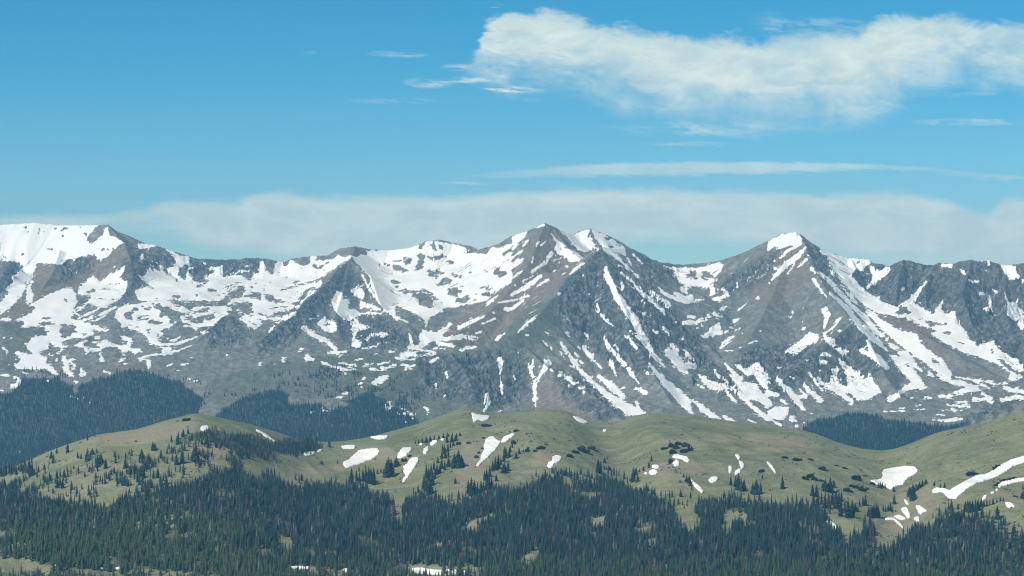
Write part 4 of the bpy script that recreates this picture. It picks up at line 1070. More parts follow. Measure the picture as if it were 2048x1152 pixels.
def crown_mesh(name, seed, width, whorls, per, mat, ragged=.3, start=.06, core=True):
    """unit-high conifer crown: drooping branch fans on a thin core"""
    r = random.Random(seed)
    V, Fc = [], []
    for k in range(whorls):
        u = k / (whorls - 1)
        zz = start + (1 - start) * u ** .92
        rad = width * ((1 - u) ** .85) * (1 - .35 * math.exp(-u * 9)) + .012
        a0 = r.random() * 6.28
        for j in range(per):
            if r.random() < ragged * .5:
                continue
            a = a0 + j * 6.283 / per + r.uniform(-.25, .25)
            L_ = rad * r.uniform(1 - ragged, 1 + ragged * .6)
            wd = L_ * r.uniform(.34, .55) + .006
            dz = -L_ * r.uniform(.25, .75)
            ca_, sa_ = math.cos(a), math.sin(a)
            n0 = len(V)
            th = .05 * (1 - u) + .015
            V += [(0, 0, zz + th), (ca_ * L_ * .6 - sa_ * wd, sa_ * L_ * .6 + ca_ * wd, zz + dz * .5),
                  (ca_ * L_, sa_ * L_, zz + dz), (ca_ * L_ * .6 + sa_ * wd, sa_ * L_ * .6 - ca_ * wd, zz + dz * .5),
                  (ca_ * L_ * .5, sa_ * L_ * .5, zz + dz * .2 + th * .5)]
            Fc += [(n0, n0 + 4, n0 + 1), (n0, n0 + 3, n0 + 4), (n0 + 4, n0 + 2, n0 + 1), (n0 + 4, n0 + 3, n0 + 2)]
    if core:
        n0 = len(V)
        rings = ((start * .8, width * .55), (.3, width * .42), (.65, width * .2))
        for z_, rr in rings:
            for j in range(6):
                a = j * 1.047
                q = rr * r.uniform(.8, 1.15)
                V.append((math.cos(a) * q, math.sin(a) * q, z_))
        V.append((0, 0, 1.0))
        for i in range(2):
            for j in range(6):
                Fc.append((n0 + 6 * i + j, n0 + 6 * i + (j + 1) % 6, n0 + 6 * i + 6 + (j + 1) % 6, n0 + 6 * i + 6 + j))
        for j in range(6):
            Fc.append((n0 + 12 + j, n0 + 12 + (j + 1) % 6, n0 + 18))
    me = bpy.data.meshes.new(name)
    me.from_pydata(V, [], Fc)
    me.update()
    me.materials.append(mat)
    return me


def trunk_mesh():
    V, Fc = [], []
    for z_, rr in ((-.08, .022), (.1, .017), (.55, .010), (.93, .003)):
        for j in range(6):
            V.append((rr * math.cos(j * 1.047), rr * math.sin(j * 1.047), z_))
    for i in range(3):
        for j in range(6):
            Fc.append((6 * i + j, 6 * i + (j + 1) % 6, 6 * i + 6 + (j + 1) % 6, 6 * i + 6 + j))
    me = bpy.data.meshes.new('trunk')
    me.from_pydata(V, [], Fc); me.update()
    me.materials.append(bm_)
    return me


CROWNS = [crown_mesh('crown', 10 + i, wdt, 15, 7, needle, rg) for i, (wdt, rg) in enumerate(((.14, .3), (.18, .35), (.12, .25), (.21, .4), (.16, .45), (.11, .4)))]
SPIRE = [crown_mesh('crown', 110 + i, wdt, 15, 8, needle_dark, rg, .0) for i, (wdt, rg) in enumerate(((.22, .3), (.28, .35), (.19, .25), (.25, .45)))]
BUSHY = [crown_mesh('crown', 40 + i, wdt, 12, 10, needle_dark, .4, .0) for i, wdt in enumerate((.34, .42, .30))]
GREENC = [crown_mesh('crown', 60 + i, wdt, 14, 7, needle_green, .35) for i, wdt in enumerate((.17, .22, .15, .20))]
FARC = [crown_mesh('crown', 80 + i, wdt, 8, 6, far_needle, .3) for i, wdt in enumerate((.17, .22, .19, .15))]
TRUNK = trunk_mesh()


def joined(crown):
    """crown and trunk as one mesh, for trees too small to show parts"""
    me = crown.copy()
    n0 = len(me.vertices)
    V = [tuple(v.co) for v in crown.vertices] + [tuple(v.co) for v in TRUNK.vertices]
    Fc = [tuple(p.vertices) for p in crown.polygons]
    nf = len(Fc)
    Fc += [tuple(i + n0 for i in p.vertices) for p in TRUNK.polygons]
    m2 = bpy.data.meshes.new('conifer')
    m2.from_pydata(V, [], Fc)
    m2.materials.append(crown.materials[0]); m2.materials.append(bm_)
    m2.polygons.foreach_set('material_index', np.array([0] * nf + [1] * (len(Fc) - nf), np.int32))
    m2.update()
    bpy.data.meshes.remove(me)
    return m2


def scatter(name, label, pts, heights, protos, seed):
    """one object: thousands of conifers of a wood that reads as a mass (geometry nodes on a point mesh)"""
    r = np.random.default_rng(seed)
    pts = np.asarray(pts, np.float32)
    me = bpy.data.meshes.new(name)
    me.vertices.add(len(pts))
    me.vertices.foreach_set('co', pts.ravel())
    for k, v in (('tall', heights), ('turn', r.random(len(pts)) * 6.28), ('fat', r.uniform(.8, 1.25, len(pts)))):
        me.attributes.new(k, 'FLOAT', 'POINT').data.foreach_set('value', np.asarray(v, np.float32))
    me.attributes.new('pick', 'INT', 'POINT').data.foreach_set('value', r.integers(0, len(protos), len(pts)).astype(np.int32))
    me.update()
    o = bpy.data.objects.new(name, me)
    COL.objects.link(o)
    src = bpy.data.collections.new(name + '_kinds')
    for i, p in enumerate(protos):
        q = bpy.data.objects.new('%s_kind_%02d' % (name, i), joined(p))
        src.objects.link(q)
    g = bpy.data.node_groups.new(name, 'GeometryNodeTree')
    g.interface.new_socket(name='Geometry', in_out='INPUT', socket_type='NodeSocketGeometry')
    g.interface.new_socket(name='Geometry', in_out='OUTPUT', socket_type='NodeSocketGeometry')
    N = g.nodes
    gi = N.new('NodeGroupInput'); go = N.new('NodeGroupOutput')
    ci = N.new('GeometryNodeCollectionInfo'); ci.inputs['Collection'].default_value = src
    ci.inputs['Separate Children'].default_value = True; ci.inputs['Reset Children'].default_value = True
    ip = N.new('GeometryNodeInstanceOnPoints'); ip.inputs['Pick Instance'].default_value = True

    def na(nm, ty='FLOAT'):
        nd = N.new('GeometryNodeInputNamedAttribute'); nd.data_type = ty; nd.inputs['Name'].default_value = nm
        return nd.outputs['Attribute']
    cx = N.new('ShaderNodeCombineXYZ'); cr_ = N.new('ShaderNodeCombineXYZ'); mu = N.new('ShaderNodeMath'); mu.operation = 'MULTIPLY'
    g.links.new(na('tall'), mu.inputs[0]); g.links.new(na('fat'), mu.inputs[1])
    g.links.new(mu.outputs[0], cx.inputs[0]); g.links.new(mu.outputs[0], cx.inputs[1]); g.links.new(na('tall'), cx.inputs[2])
    g.links.new(na('turn'), cr_.inputs[2])
    g.links.new(gi.outputs[0], ip.inputs['Points']); g.links.new(ci.outputs[0], ip.inputs['Instance'])
    g.links.new(na('pick', 'INT'), ip.inputs['Instance Index'])
    g.links.new(cr_.outputs[0], ip.inputs['Rotation']); g.links.new(cx.outputs[0], ip.inputs['Scale'])
    g.links.new(ip.outputs[0], go.inputs[0])
    md = o.modifiers.new('trees', 'NODES'); md.node_group = g
    o['kind'] = 'stuff'; o['label'] = label
    return o


# ------------- where the near woods stand (photo pixels of the tree feet)
rg = np.random.default_rng(11)
sp = 4.7
NXs = int(1800 / sp); NYs = int((3900 - 2560) / sp)
gx, gy = np.meshgrid(np.arange(NXs) * sp - 900, np.arange(NYs) * sp + 2560)
gx = (gx + rg.uniform(-.5, .5, gx.shape) * sp).ravel(); gy = (gy + rg.uniform(-.5, .5, gy.shape) * sp).ravel()
pu = gx / gy * F + CX
k_ = (pu > -165) & (pu < 2215)
gx, gy, pu = gx[k_], gy[k_], pu[k_]
k_ = gy < crest_at(pu)[1] - 2
gx, gy, pu = gx[k_], gy[k_], pu[k_]
gz = near_height(pu, gy)
pv = CY - gz / gy * F
dens = wood.at(pu + 7 * fbm(gx / 26, gy / 60, 3), pv + 9 * fbm(gx / 22 + 5, gy / 50, 3))
fringe = (wood.at(pu, pv + 16) > .8) & (dens < .2) & (pv > 925)
dens = np.where(fringe, .14, dens)
clump = .5 + .9 * fbm(gx / 38, gy / 38, 3)
dens = dens * np.where(dens > .8, sstep(clump, .10, .36) * .95 + .05, 1) * np.where(dens < .8, 2 * sstep(clump, .35, .75), 1)
k_ = rg.random(len(gx)) < dens
gx, gy, gz, pu, pv, clump = gx[k_], gy[k_], gz[k_], pu[k_], pv[k_], clump[k_]
tall = rg.uniform(8.5, 16.5, len(gx)) * (.85 + .3 * clump) * np.interp(pv, [850, 930, 1000, 1100], [.62, .72, .92, 1.0])
tall *= np.where(rg.random(len(gx)) < .22, rg.uniform(.4, .75, len(gx)), 1) * np.where(rg.random(len(gx)) < .05, 1.25, 1)
# the nearest, greener wood at the foot of the slope on the left
gl = sstep(pv, 1000, 1095) * (1 - sstep(pu, 350, 650)) + .45 * sstep(pv, 1112, 1140)
isg = rg.random(len(gx)) < gl
ptsN = np.stack([gx, gy, gz - .3], 1)

# the trees that show largest in front become things of their own
front = (pv > 1106) & (pu > 0) & (pu < 2048)
score = np.where(front, tall / gy * F + rg.uniform(0, 3, len(gx)) + sstep(pv, 1106, 1150) * 5 + 6 * ((pu < 960) & (pv > 1118)), -1)
NFRONT = 95
fr = np.argsort(-score)[:NFRONT]
rest = np.ones(len(gx), bool); rest[fr] = False
sel = rest & ~isg
scatter('conifer_forest', 'dense dark spruce forest covering the lower slope of the green hills', ptsN[sel], tall[sel], CROWNS, 1)
sel = rest & isg
scatter('valley_forest', 'greener conifer forest along the foot of the slope', ptsN[sel], tall[sel], GREENC, 2)
print('near trees', len(gx))

# ------------- far woods on the mountain feet
sp = 8.2
gx, gy = np.meshgrid(np.arange(int(3300 / sp)) * sp - 1650, np.arange(int(1550 / sp)) * sp + 5850)
gx = (gx + rg.uniform(-.5, .5, gx.shape) * sp).ravel(); gy = (gy + rg.uniform(-.5, .5, gy.shape) * sp).ravel()
pu = gx / gy * F + CX
k_ = (pu > -160) & (pu < 2210)
gx, gy, pu = gx[k_], gy[k_], pu[k_]
gz = far_lookup(H, pu, gy)
pv = CY - gz / gy * F
sn_ = far_lookup(SN, pu, gy)
vis_ = far_lookup(vis.astype(np.float32), pu, gy) > .3
hid_ = (far_lookup(HIDW.astype(np.float32), pu, gy) > .5)
dens = fw.at(pu, pv) * ((sn_ < .35) | (fw.at(pu, pv) > .8)) * (.35 + .65 * vis_)
cl_ = .5 + .9 * fbm(gx / 55, gy / 55, 3)
dens = np.where(hid_, .85, dens)
dens = dens * np.where(dens > .8, sstep(cl_, -.05, .2), 2 * sstep(cl_, .4, .7))
k_ = rg.random(len(gx)) < dens
scatter('distant_forest', 'blue-dark conifer woods on the valley sides below the snowy range', np.stack([gx, gy, gz - .4], 1)[k_], rg.uniform(9, 17, k_.sum()), FARC, 3)
print('far trees', k_.sum())

# ---------------------------------------------------------------- single conifers
def conifer(x, y, z, h, label, group=None, kind='spire', seed=0):
    r = random.Random(seed * 7919 + int(x * 10) + int(y))
    root = bpy.data.objects.new('conifer', None)
    root.empty_display_size = 1
    COL.objects.link(root)
    root.location = (x, y, z - .2); root.rotation_euler = (r.uniform(-.03, .03), r.uniform(-.03, .03), r.random() * 6.28)
    f = r.uniform(.85, 1.2)
    root.scale = (h * f, h * f, h)
    root['label'] = label; root['category'] = 'tree'
    if group:
        root['group'] = group
    me = r.choice({'front': CROWNS, 'spire': SPIRE, 'bushy': BUSHY, 'green': GREENC}[kind])
    c = bpy.data.objects.new('crown', me); COL.objects.link(c); c.parent = root
    t_ = bpy.data.objects.new('trunk', TRUNK); COL.objects.link(t_); t_.parent = root
    return root


for i, k in enumerate(fr):
    x, y, z = ptsN[k]
    u = float(x / y * F + CX)
    zone = min(7, int(u // 256))
    g = ['green conifers at the photo\'s lower left corner', 'green conifers in the foreground left of the small meadow', 'foreground conifers around the small snowy meadow',
         'foreground conifers beside the long foreground snow patch', 'foreground conifers in the lower middle', 'foreground conifers in the lower right middle', 'foreground conifers in the lower right',
         'foreground conifers at the photo\'s lower right corner'][zone]
    lb = ['slender green conifer in the bottom row at the lower left corner', 'slender green conifer in the bottom row left of the small meadow', 'conifer in the bottom row near the small snow-edged meadow',
          'conifer in the bottom row beside the long snow patch', 'conifer in the forest bottom row just right of the middle', 'conifer in the forest bottom row, under the green nose', 'conifer in the forest bottom row toward the right',
          'conifer in the forest bottom row at the lower right corner'][zone]
    conifer(float(x), float(y), float(z), 10.5 + 6.5 * ((int(k) * 37) % 10) / 10, lb, g, 'green' if isg[k] or u < 700 else 'front', i)

# clusters: label, group (None for a single tree), kind, crop (ox, oy, k), items x,y(foot),h in crop pixels
Z4 = (1100, 900, 300 / 2033); Z5 = (1700, 900, 348 / 2004); Z6 = (700, 860, 400 / 2003); C7 = (1024, 772, K3); C8 = (1536, 772, K3); C6 = (512, 772, K3); C5 = (0, 772, K3)
CL = [
 ('small conifer in the tight row at the foot of the big right-hand snow patch', 'conifers at the foot of the big right snow patch', 'spire', Z5, '325,435,55 350,440,65 375,442,60 405,446,55'),
 ('solitary dark conifer at the bottom tip of the big right-hand snow patch', None, 'bushy', Z5, '505,482,50'),
 ('dark bushy conifer in the big clump between the two large right-hand snow fields', 'conifers clumped between the large right snow fields', 'bushy', Z5, '690,530,90 720,575,110 745,580,90 680,500,60 725,490,80 765,475,70 800,445,70 835,425,70 875,395,55'),
 ('dark conifer above the left end of the long ribbon of snow', 'conifers above the left end of the snow ribbon', 'bushy', Z5, '972,412,45 1040,440,45 1090,438,55'),
 ('conifer in the group of five alone on the slope below the big right snow patch', 'five conifers alone on the slope at the right', 'spire', Z5, '110,650,65 150,642,90 180,642,105 60,712,75 92,712,60'),
 ('conifer in the compact stand above the forest edge, left of the small snow shards', 'compact stand left of the snow shards', 'spire', Z5, '215,775,100 240,780,115 262,780,120 285,782,130 305,782,135 325,782,110'),
 ('tall conifer standing highest in the loose group above the snow shards', None, 'bushy', Z5, '508,625,95'),
 ('conifer in the loose group just above the small snow shards', 'loose group above the snow shards', 'spire', Z5, '385,712,60 412,716,55 440,705,70 465,700,90 485,718,60 525,708,25'),
 ('conifer in the hillside row under the small right-edge snow strip', 'row under the right-edge snow strip', 'spire', Z5, '1325,715,100 1355,716,110 1385,718,115 1415,715,110 1445,712,120 1475,705,115 1510,660,90 1540,662,75 1575,650,70 1610,640,60 1650,625,60 1690,612,50 1730,600,45 1765,592,40'),
 ('big lone conifer rising over the forest edge near the right border', None, 'bushy', Z5, '1700,800,120'),
 ('little conifer alone on the grass near the right border', None, 'spire', Z5, '1945,885,45'),
 ('dark conifer of the pair cut by the right border of the photo', 'pair at the right border', 'bushy', Z5, '1990,460,55 1992,560,80'),
 ('tall conifer in the twin clump left of the slender lower snow patch', 'twin clump left of the slender snow patch', 'spire', Z6, '370,470,140 392,474,165 415,465,140'),
 ('conifer alone between the dark twin clump and the slender snow patch', None, 'bushy', Z6, '465,368,80'),
 ('tiny lone conifer under the biggest left-hand snow patch, the left one of two', None, 'spire', Z6, '90,412,45'),
 ('tiny lone conifer under the biggest left-hand snow patch, the right one of two', None, 'spire', Z6, '155,388,38'),
 ('conifer in the stand on the grass below the biggest left-hand snow patch', 'stand below the biggest left snow patch', 'spire', Z6, '15,540,130 65,510,90 95,520,80 130,515,110 160,520,120 190,535,130 215,540,130 240,548,140'),
 ('small sapling-sized conifer left of the dark twin clump', 'saplings left of the twin clump', 'spire', Z6, '275,440,45 310,430,35 335,430,35'),
 ('conifer in the long file climbing the spur right of the slender snow patch', 'file of conifers climbing the spur', 'spire', Z6, '780,655,130 805,640,120 760,610,120 740,590,110 825,560,110 790,520,120 765,480,110 850,490,100 815,450,90 870,450,90 900,435,80 840,400,80 950,405,90 920,390,90 985,372,80 1000,355,60 880,330,60 920,290,70 955,285,80 985,275,70 945,240,70 980,215,70 930,215,60 1005,180,60 1035,160,60'),
 ('dark conifer in the short row along the top of the climbing file', 'row on top of the climbing file', 'bushy', Z6, '655,142,35 690,135,40 725,130,40 765,132,55 805,115,50 845,98,40 890,92,40 935,82,45 980,70,40 1025,62,35 1065,72,40 1100,60,35 1060,110,50 1020,120,60 970,130,60'),
 ('big broad conifer clump standing apart right of the climbing file', 'broad clump right of the climbing file', 'bushy', Z6, '1045,382,120 1085,378,145 1115,362,90'),
 ('solitary small conifer in the grass below the broad clump', None, 'spire', Z6, '1055,542,55'),
 ('conifer in the second file climbing right of the forked snow patch', 'second climbing file', 'spire', Z6, '1350,510,80 1370,495,90 1400,470,90 1430,415,90 1455,400,110 1485,392,120 1510,350,60 1540,320,80 1560,285,90 1545,240,60 1595,270,80 1605,220,60 1625,180,45 1650,150,35 1680,115,28'),
 ('conifer of the close pair on the right flank of the second climbing file', 'pair beside the second climbing file', 'bushy', Z6, '1545,432,85 1582,412,80'),
 ('thin solitary conifer right of the foot of the second climbing file', None, 'spire', Z6, '1465,512,60'),
 ('conifer jutting up from the forest edge at the foot of the second climbing file', 'spurs of the forest edge, middle left', 'spire', Z6, '1185,640,110 1215,655,150 1245,650,120 1275,640,100 1310,640,110 1335,615,90 1365,600,110 1392,600,125 1420,590,90'),
 ('small conifer on the bare slope between the second file and the middle snow patch', 'small conifers on the bare middle slope', 'bushy', Z6, '1665,292,60 1695,240,60 1735,225,35 1780,218,45'),
 ('dark round-topped conifer above the two oval snow patches', None, 'bushy', Z4, '1375,158,75'),
 ('dark round-topped conifer touching the upper oval snow patch', None, 'bushy', Z4, '1342,245,75'),
 ('dark low conifer left of the lower oval snow patch', None, 'bushy', Z4, '1268,285,60'),
 ('conifer in the clump on the forest edge left of the oval snow patches', 'forest-edge clump left of the oval snow', 'bushy', Z4, '1130,432,160 1165,345,90 1188,432,85 1210,305,45'),
 ('conifer in the tall clump in the gap of the middle treeline', 'tall clump in the middle treeline gap', 'spire', Z4, '640,312,140 660,315,160 685,305,130'),
 ('small conifer at the upper end of the middle treeline', 'upper end of the middle treeline', 'bushy', Z4, '740,175,70 775,125,40 735,270,50 770,262,45 800,272,60 822,282,55'),
 ('tiny conifer in the grassy gap inside the middle treeline', None, 'spire', Z4, '468,362,35'),
 ('dark conifer left of the lumpy snow patch under the dwarf shrubs', None, 'bushy', Z4, '1625,192,60'),
 ('low spreading conifer below the lumpy snow patch', None, 'bushy', Z4, '1700,312,65'),
 ('conifer in the slanting row left of the spear-shaped snow patch', 'slanting row left of the spear-shaped snow', 'bushy', Z4, '1770,325,30 1810,372,45 1850,430,70 1885,450,85 1900,485,80 1922,545,55'),
 ('tiny conifer on the grass left of the slanting row', None, 'spire', Z4, '1762,442,42'),
 ('lone pointed conifer just above the forest edge, left of the spear-shaped snow tip', None, 'spire', Z4, '1772,640,85'),
 ('small pointed conifer right under the spear-shaped snow patch', None, 'spire', Z4, '1906,655,75'),
 ('small conifer in the handful at the top of the small forest clearing', 'handful at the top of the clearing', 'spire', Z4, '1655,635,90 1740,742,70 1800,748,52 1862,716,38 1856,758,52 1820,792,36'),
 ('conifer in the group above the forest edge right of the spear-shaped snow', 'group right of the spear-shaped snow', 'spire', C7, '1355,612,60 1372,630,80 1390,640,70 1406,640,60 1326,602,45'),
 ('conifer in the dark trio isolated on the grass above the right middle forest', 'isolated trio above the right middle forest', 'bushy', C7, '1460,652,55 1482,658,75 1508,656,60'),
 ('small solitary conifer under the round dark bush', None, 'spire', C7, '1517,562,26'),
 ('solitary conifer on open grass left of the dark juniper mats', None, 'spire', C8, '88,625,65'),
 ('stout conifer of the pair left of the big right snow patch', 'stout pair above the right forest', 'bushy', C8, '270,668,60 295,672,65'),
 ('conifer in the group right of the stout pair', 'group right of the stout pair', 'bushy', C8, '350,640,60 378,642,70 400,615,40 330,622,28'),
 ('conifer in the column that ties the stout pair to the forest', 'column joining the right forest', 'spire', C8, '275,725,60 300,740,70 325,720,60 345,745,80 368,750,80 390,720,70 412,745,90 430,715,70 445,700,50 440,790,90 465,770,60 485,800,90 510,790,80 530,762,45'),
 ('small conifer on the grass left of the stand of five', 'small conifers left of the stand of five', 'spire', C6, '395,476,26 405,478,24 495,472,24'),
 ('dark conifer by the left end of the snow sliver on the crest', None, 'bushy', C6, '445,372,40'),
 ('conifer in the pair of tall ones on the forest edge at the far left', 'pair on the left forest edge', 'spire', C5, '1170,455,60 1190,462,100 1105,470,80'),
 ('dark conifer scattered over the left hill', 'conifers scattered over the left hill', 'bushy', C5, '410,405,50 530,330,35 575,310,25 310,440,40 325,455,40 345,410,30 268,508,32 300,580,45 265,570,35 305,575,30 470,440,35 530,450,60 560,415,30 588,410,30 590,490,60 610,470,50 640,500,50 515,550,30 545,520,30 580,560,35 380,620,50 350,620,45 365,605,50 925,390,45 940,395,40 975,440,50 1045,460,45 1070,480,55 1040,340,35 1080,325,40 1110,310,40 1140,290,35 1255,360,45 1260,375,35 1205,420,30 1232,430,40 860,440,50 900,470,50 845,600,50 870,560,40 955,560,50 930,560,45 760,500,50 790,540,50 700,470,50 1420,520,50 100,540,35 180,530,60 195,545,50'),
]
cnt = 0
for lb, grp, kd, (ox, oy, kk_), items in CL:
    for it in items.split():
        a, b_, h_ = (float(v) for v in it.split(','))
        px, py = ox + a * kk_, oy + b_ * kk_
        if kd == 'bushy' and kk_ == K3 and ox == 0:
            kd2 = 'spire' if cnt % 3 else 'bushy'
        else:
            kd2 = kd
        p = near_point(px, py)
        cnt += 1
        conifer(p[0], p[1], p[2], h_ * kk_ / F * p[1] * 1.3, lb, grp, kd2, cnt)
print('single conifers', cnt + NFRONT)

# ---------------------------------------------------------------- dwarf shrubs: low dark mats of wind-clipped conifer
def mat_mesh(seed, nleaf):
    r = random.Random(seed)
    V, Fc = [], []
    lobes = [(r.uniform(-.7, .7), r.uniform(-.6, .6), r.uniform(.25, .5)) for _ in range(9)]
    for _ in range(nleaf * 2):
        lx, ly, lr = r.choice(lobes)
        a = r.random() * 6.283; e = math.asin(r.random() ** .8)
        q = lr * r.uniform(.75, 1.05)
        x, y, z = lx + q * math.cos(a) * math.cos(e), ly + q * math.sin(a) * math.cos(e), q * math.sin(e) * 1.7 * (.6 + .4 * lr / .5)
        s_ = r.uniform(.05, .12)
        n0 = len(V)
        for j in range(4):
            b_ = j * 1.571 + r.uniform(-.4, .4)
            V.append((x + s_ * math.cos(b_), y + s_ * math.sin(b_) * .9, z + s_ * r.uniform(-.9, 1.1)))
        Fc.append((n0, n0 + 1, n0 + 2, n0 + 3))
    for lx, ly, lr in lobes:                    # dense heart of each lobe
        n0 = len(V)
        for i, (e, q) in enumerate(((-.1, .8), (.5, .72), (1.0, .55))):
            for j in range(7):
                a = j * .8976
                k2 = q * lr * r.uniform(.85, 1.1)
                V.append((lx + k2 * math.cos(a), ly + k2 * math.sin(a), lr * 1.3 * math.sin(e)))
        V.append((lx, ly, lr * 1.35))
        for i in range(2):
            for j in range(7):
                Fc.append((n0 + 7 * i + j, n0 + 7 * i + (j + 1) % 7, n0 + 7 * i + 7 + (j + 1) % 7, n0 + 7 * i + 7 + j))
        for j in range(7):
            Fc.append((n0 + 14 + j, n0 + 14 + (j + 1) % 7, n0 + 21))
    me = bpy.data.meshes.new('dwarf_shrub')
    me.from_pydata(V, [], Fc); me.update()
    me.materials.append(needle_dark)
    return me


MATS = [mat_mesh(200 + i, 420) for i in range(5)]
# x, y centre, half width, half height on the slope (crop pixels)
BU = [
 ('long crescent of dark dwarf shrub hugging the lower right snow strip', None, Z5, '1690,405,35,14 1725,385,40,14 1765,365,40,14 1810,345,45,13 1860,330,45,12 1905,322,35,9', 'crescent'),
 ('dark dwarf shrub mat above the middle of the snow ribbon', None, Z5, '1415,275,78,26', 0),
 ('slanting dark dwarf shrub touching the upper edge of the snow ribbon', None, Z5, '1670,215,30,18 1705,185,30,18', 'crescent'),
 ('dark dwarf shrub left of the big right-hand snow patch, the larger one', None, Z5, '70,325,55,30', 0),
 ('small flat dwarf shrub just above the larger one by the big right snow patch', None, Z5, '168,302,24,8', 0),
 ('dark dwarf shrub at the lower left edge of the big right snow patch', None, Z5, '262,390,38,26', 0),
 ('faint dwarf shrub under the right-edge snow strip', None, Z5, '1905,535,32,12', 0),
 ('dwarf shrub in the low mats left of the big right snow patch', 'low mats left of the big right snow patch', Z5, '60,425,40,25 130,440,25,25 160,465,35,22 195,450,22,20 20,480,20,20', 0),
 ('long dwarf shrub mat directly above the twin clump and slender snow patch', None, Z6, '540,305,32,22', 0),
 ('small dwarf shrub between the two left middle snow patches', None, Z6, '596,265,20,12', 0),
 ('dwarf shrub mat right of the top of the climbing file, the left one of two', None, Z6, '1090,138,25,16', 0),
 ('dwarf shrub mat right of the top of the climbing file, the right one of two', None, Z6, '1192,128,28,14', 0),
 ('dwarf shrub in the chain above the forked snow patch', 'dwarf shrubs above the forked snow patch', Z6, '1340,80,22,9 1400,95,20,7 1470,40,14,6 1520,25,12,5 1605,18,18,6 1680,10,20,7', 0),
 ('dwarf shrub in the thin arc left of the middle bare patch', 'thin arc of shrubs on the middle slope', Z6, '1850,215,20,10 1890,185,28,10 1925,170,24,9 1962,150,14,6', 0),
 ('dwarf shrub beside the left edge of the forked snow patch', 'shrubs on the left edge of the forked snow', Z6, '1270,270,25,18 1325,185,14,14 1290,230,15,12', 0),
 ('dwarf shrub in the dark belt under the bare middle hollow', 'dark belt of shrubs under the middle hollow', C7, '360,425,26,14 385,400,28,14 420,385,28,16 450,395,24,12 480,375,24,10 435,370,18,7', 0),
 ('small dwarf shrub in the bare middle hollow', 'small shrubs in the middle hollow', C7, '390,354,7,3 350,329,11,4 205,356,12,4 175,375,26,7 145,395,16,7', 0),
 ('dwarf shrub on the slope left of the double-lobed snow patch', 'shrubs left of the double-lobed snow patch', C7, '30,270,22,8 12,345,18,14 90,392,12,14', 0),
 ('dwarf shrub in the big dark thicket above the lumpy snow patches', 'big dark thicket above the lumpy snow patches', C7, '925,380,24,7 975,362,24,16 1015,350,30,14 1055,360,30,16 1080,385,18,18 1040,395,24,14 985,400,28,16 965,455,18,18 1000,375,24,12', 0),
 ('tiny dwarf shrub high on the bare nose above the thicket', None, C7, '1030,294,8,3', 0),
 ('round dark dwarf shrub on the open right middle slope', None, C7, '1512,517,20,11', 0),
 ('dwarf shrub in the loose row under the right end of the green nose', 'row of shrubs under the green nose', C8, '110,434,24,8 180,446,34,12 258,447,20,7 217,407,12,5', 0),
 ('dwarf shrub in the pair high above the stout conifers', 'pair of shrubs above the stout conifers', C8, '325,502,24,12 362,511,16,5', 0),
 ('dwarf shrub in the slanting pair at the middle of the right saddle', 'slanting pair of shrubs under the saddle', C8, '415,482,16,5 466,498,18,7', 0),
 ('dwarf shrub in the dark mat above the stout conifers', 'dark mat above the stout conifers', C8, '225,560,20,14 255,548,24,14 290,565,26,14 325,575,20,10', 0),
 ('dwarf shrub on the shoulder left of the big right snow patch', 'shrubs on the shoulder left of the big snow', C8, '535,558,30,14 590,547,10,4 475,630,22,14 520,610,28,12 575,630,30,14', 0),
 ('flat dwarf shrub just under the triangular snow patch on the crest', None, C6, '1400,240,36,9', 0),
 ('dark dwarf shrub below the crest at the middle left', None, C6, '1228,350,16,12', 0),
 ('little dark shrub near the crest of the left hill', None, C5, '1130,205,24,9', 0),
 ('tiny dark shrub on the sunny top of the left hill', None, C5, '828,335,10,5', 0),
]
nb = 0
for lb, grp, (ox, oy, kk_), items, mode in BU:
    objs = []
    for it in items.split():
        a, b_, hw, hh_ = (float(v) for v in it.split(','))
        px, py = ox + a * kk_, oy + (b_ + hh_ * .5) * kk_
        p = near_point(px, py)
        wm = hw * kk_ / F * p[1]
        hm = max(hh_ * kk_ / F * p[1], .7)
        objs.append((p, wm, hm))
    if mode == 'crescent':
        root = bpy.data.objects.new('dwarf_shrub', None)
        c0 = objs[len(objs) // 2][0]
        root.location = c0; COL.objects.link(root)
        root['label'] = lb; root['category'] = 'shrub'
        for p, wm, hm in objs:
            o = bpy.data.objects.new('shrub_lobe', MATS[nb % 5]); COL.objects.link(o); o.parent = root
            o.location = Vector(p) - Vector(c0); o.scale = (wm * 1.1, wm * 1.3, hm * 2.0); nb += 1
        continue
    for p, wm, hm in objs:
        o = bpy.data.objects.new('dwarf_shrub', MATS[nb % 5]); COL.objects.link(o)
        o.location = (p[0], p[1], p[2] - .2); o.scale = (wm * 1.1, wm * 1.3, hm * 2.1)
        o.rotation_euler = (0, 0, (nb * .7) % .5 - .25)
        o['label'] = lb; o['category'] = 'shrub'
        if grp:
            o['group'] = grp
        nb += 1
print('shrubs', nb)

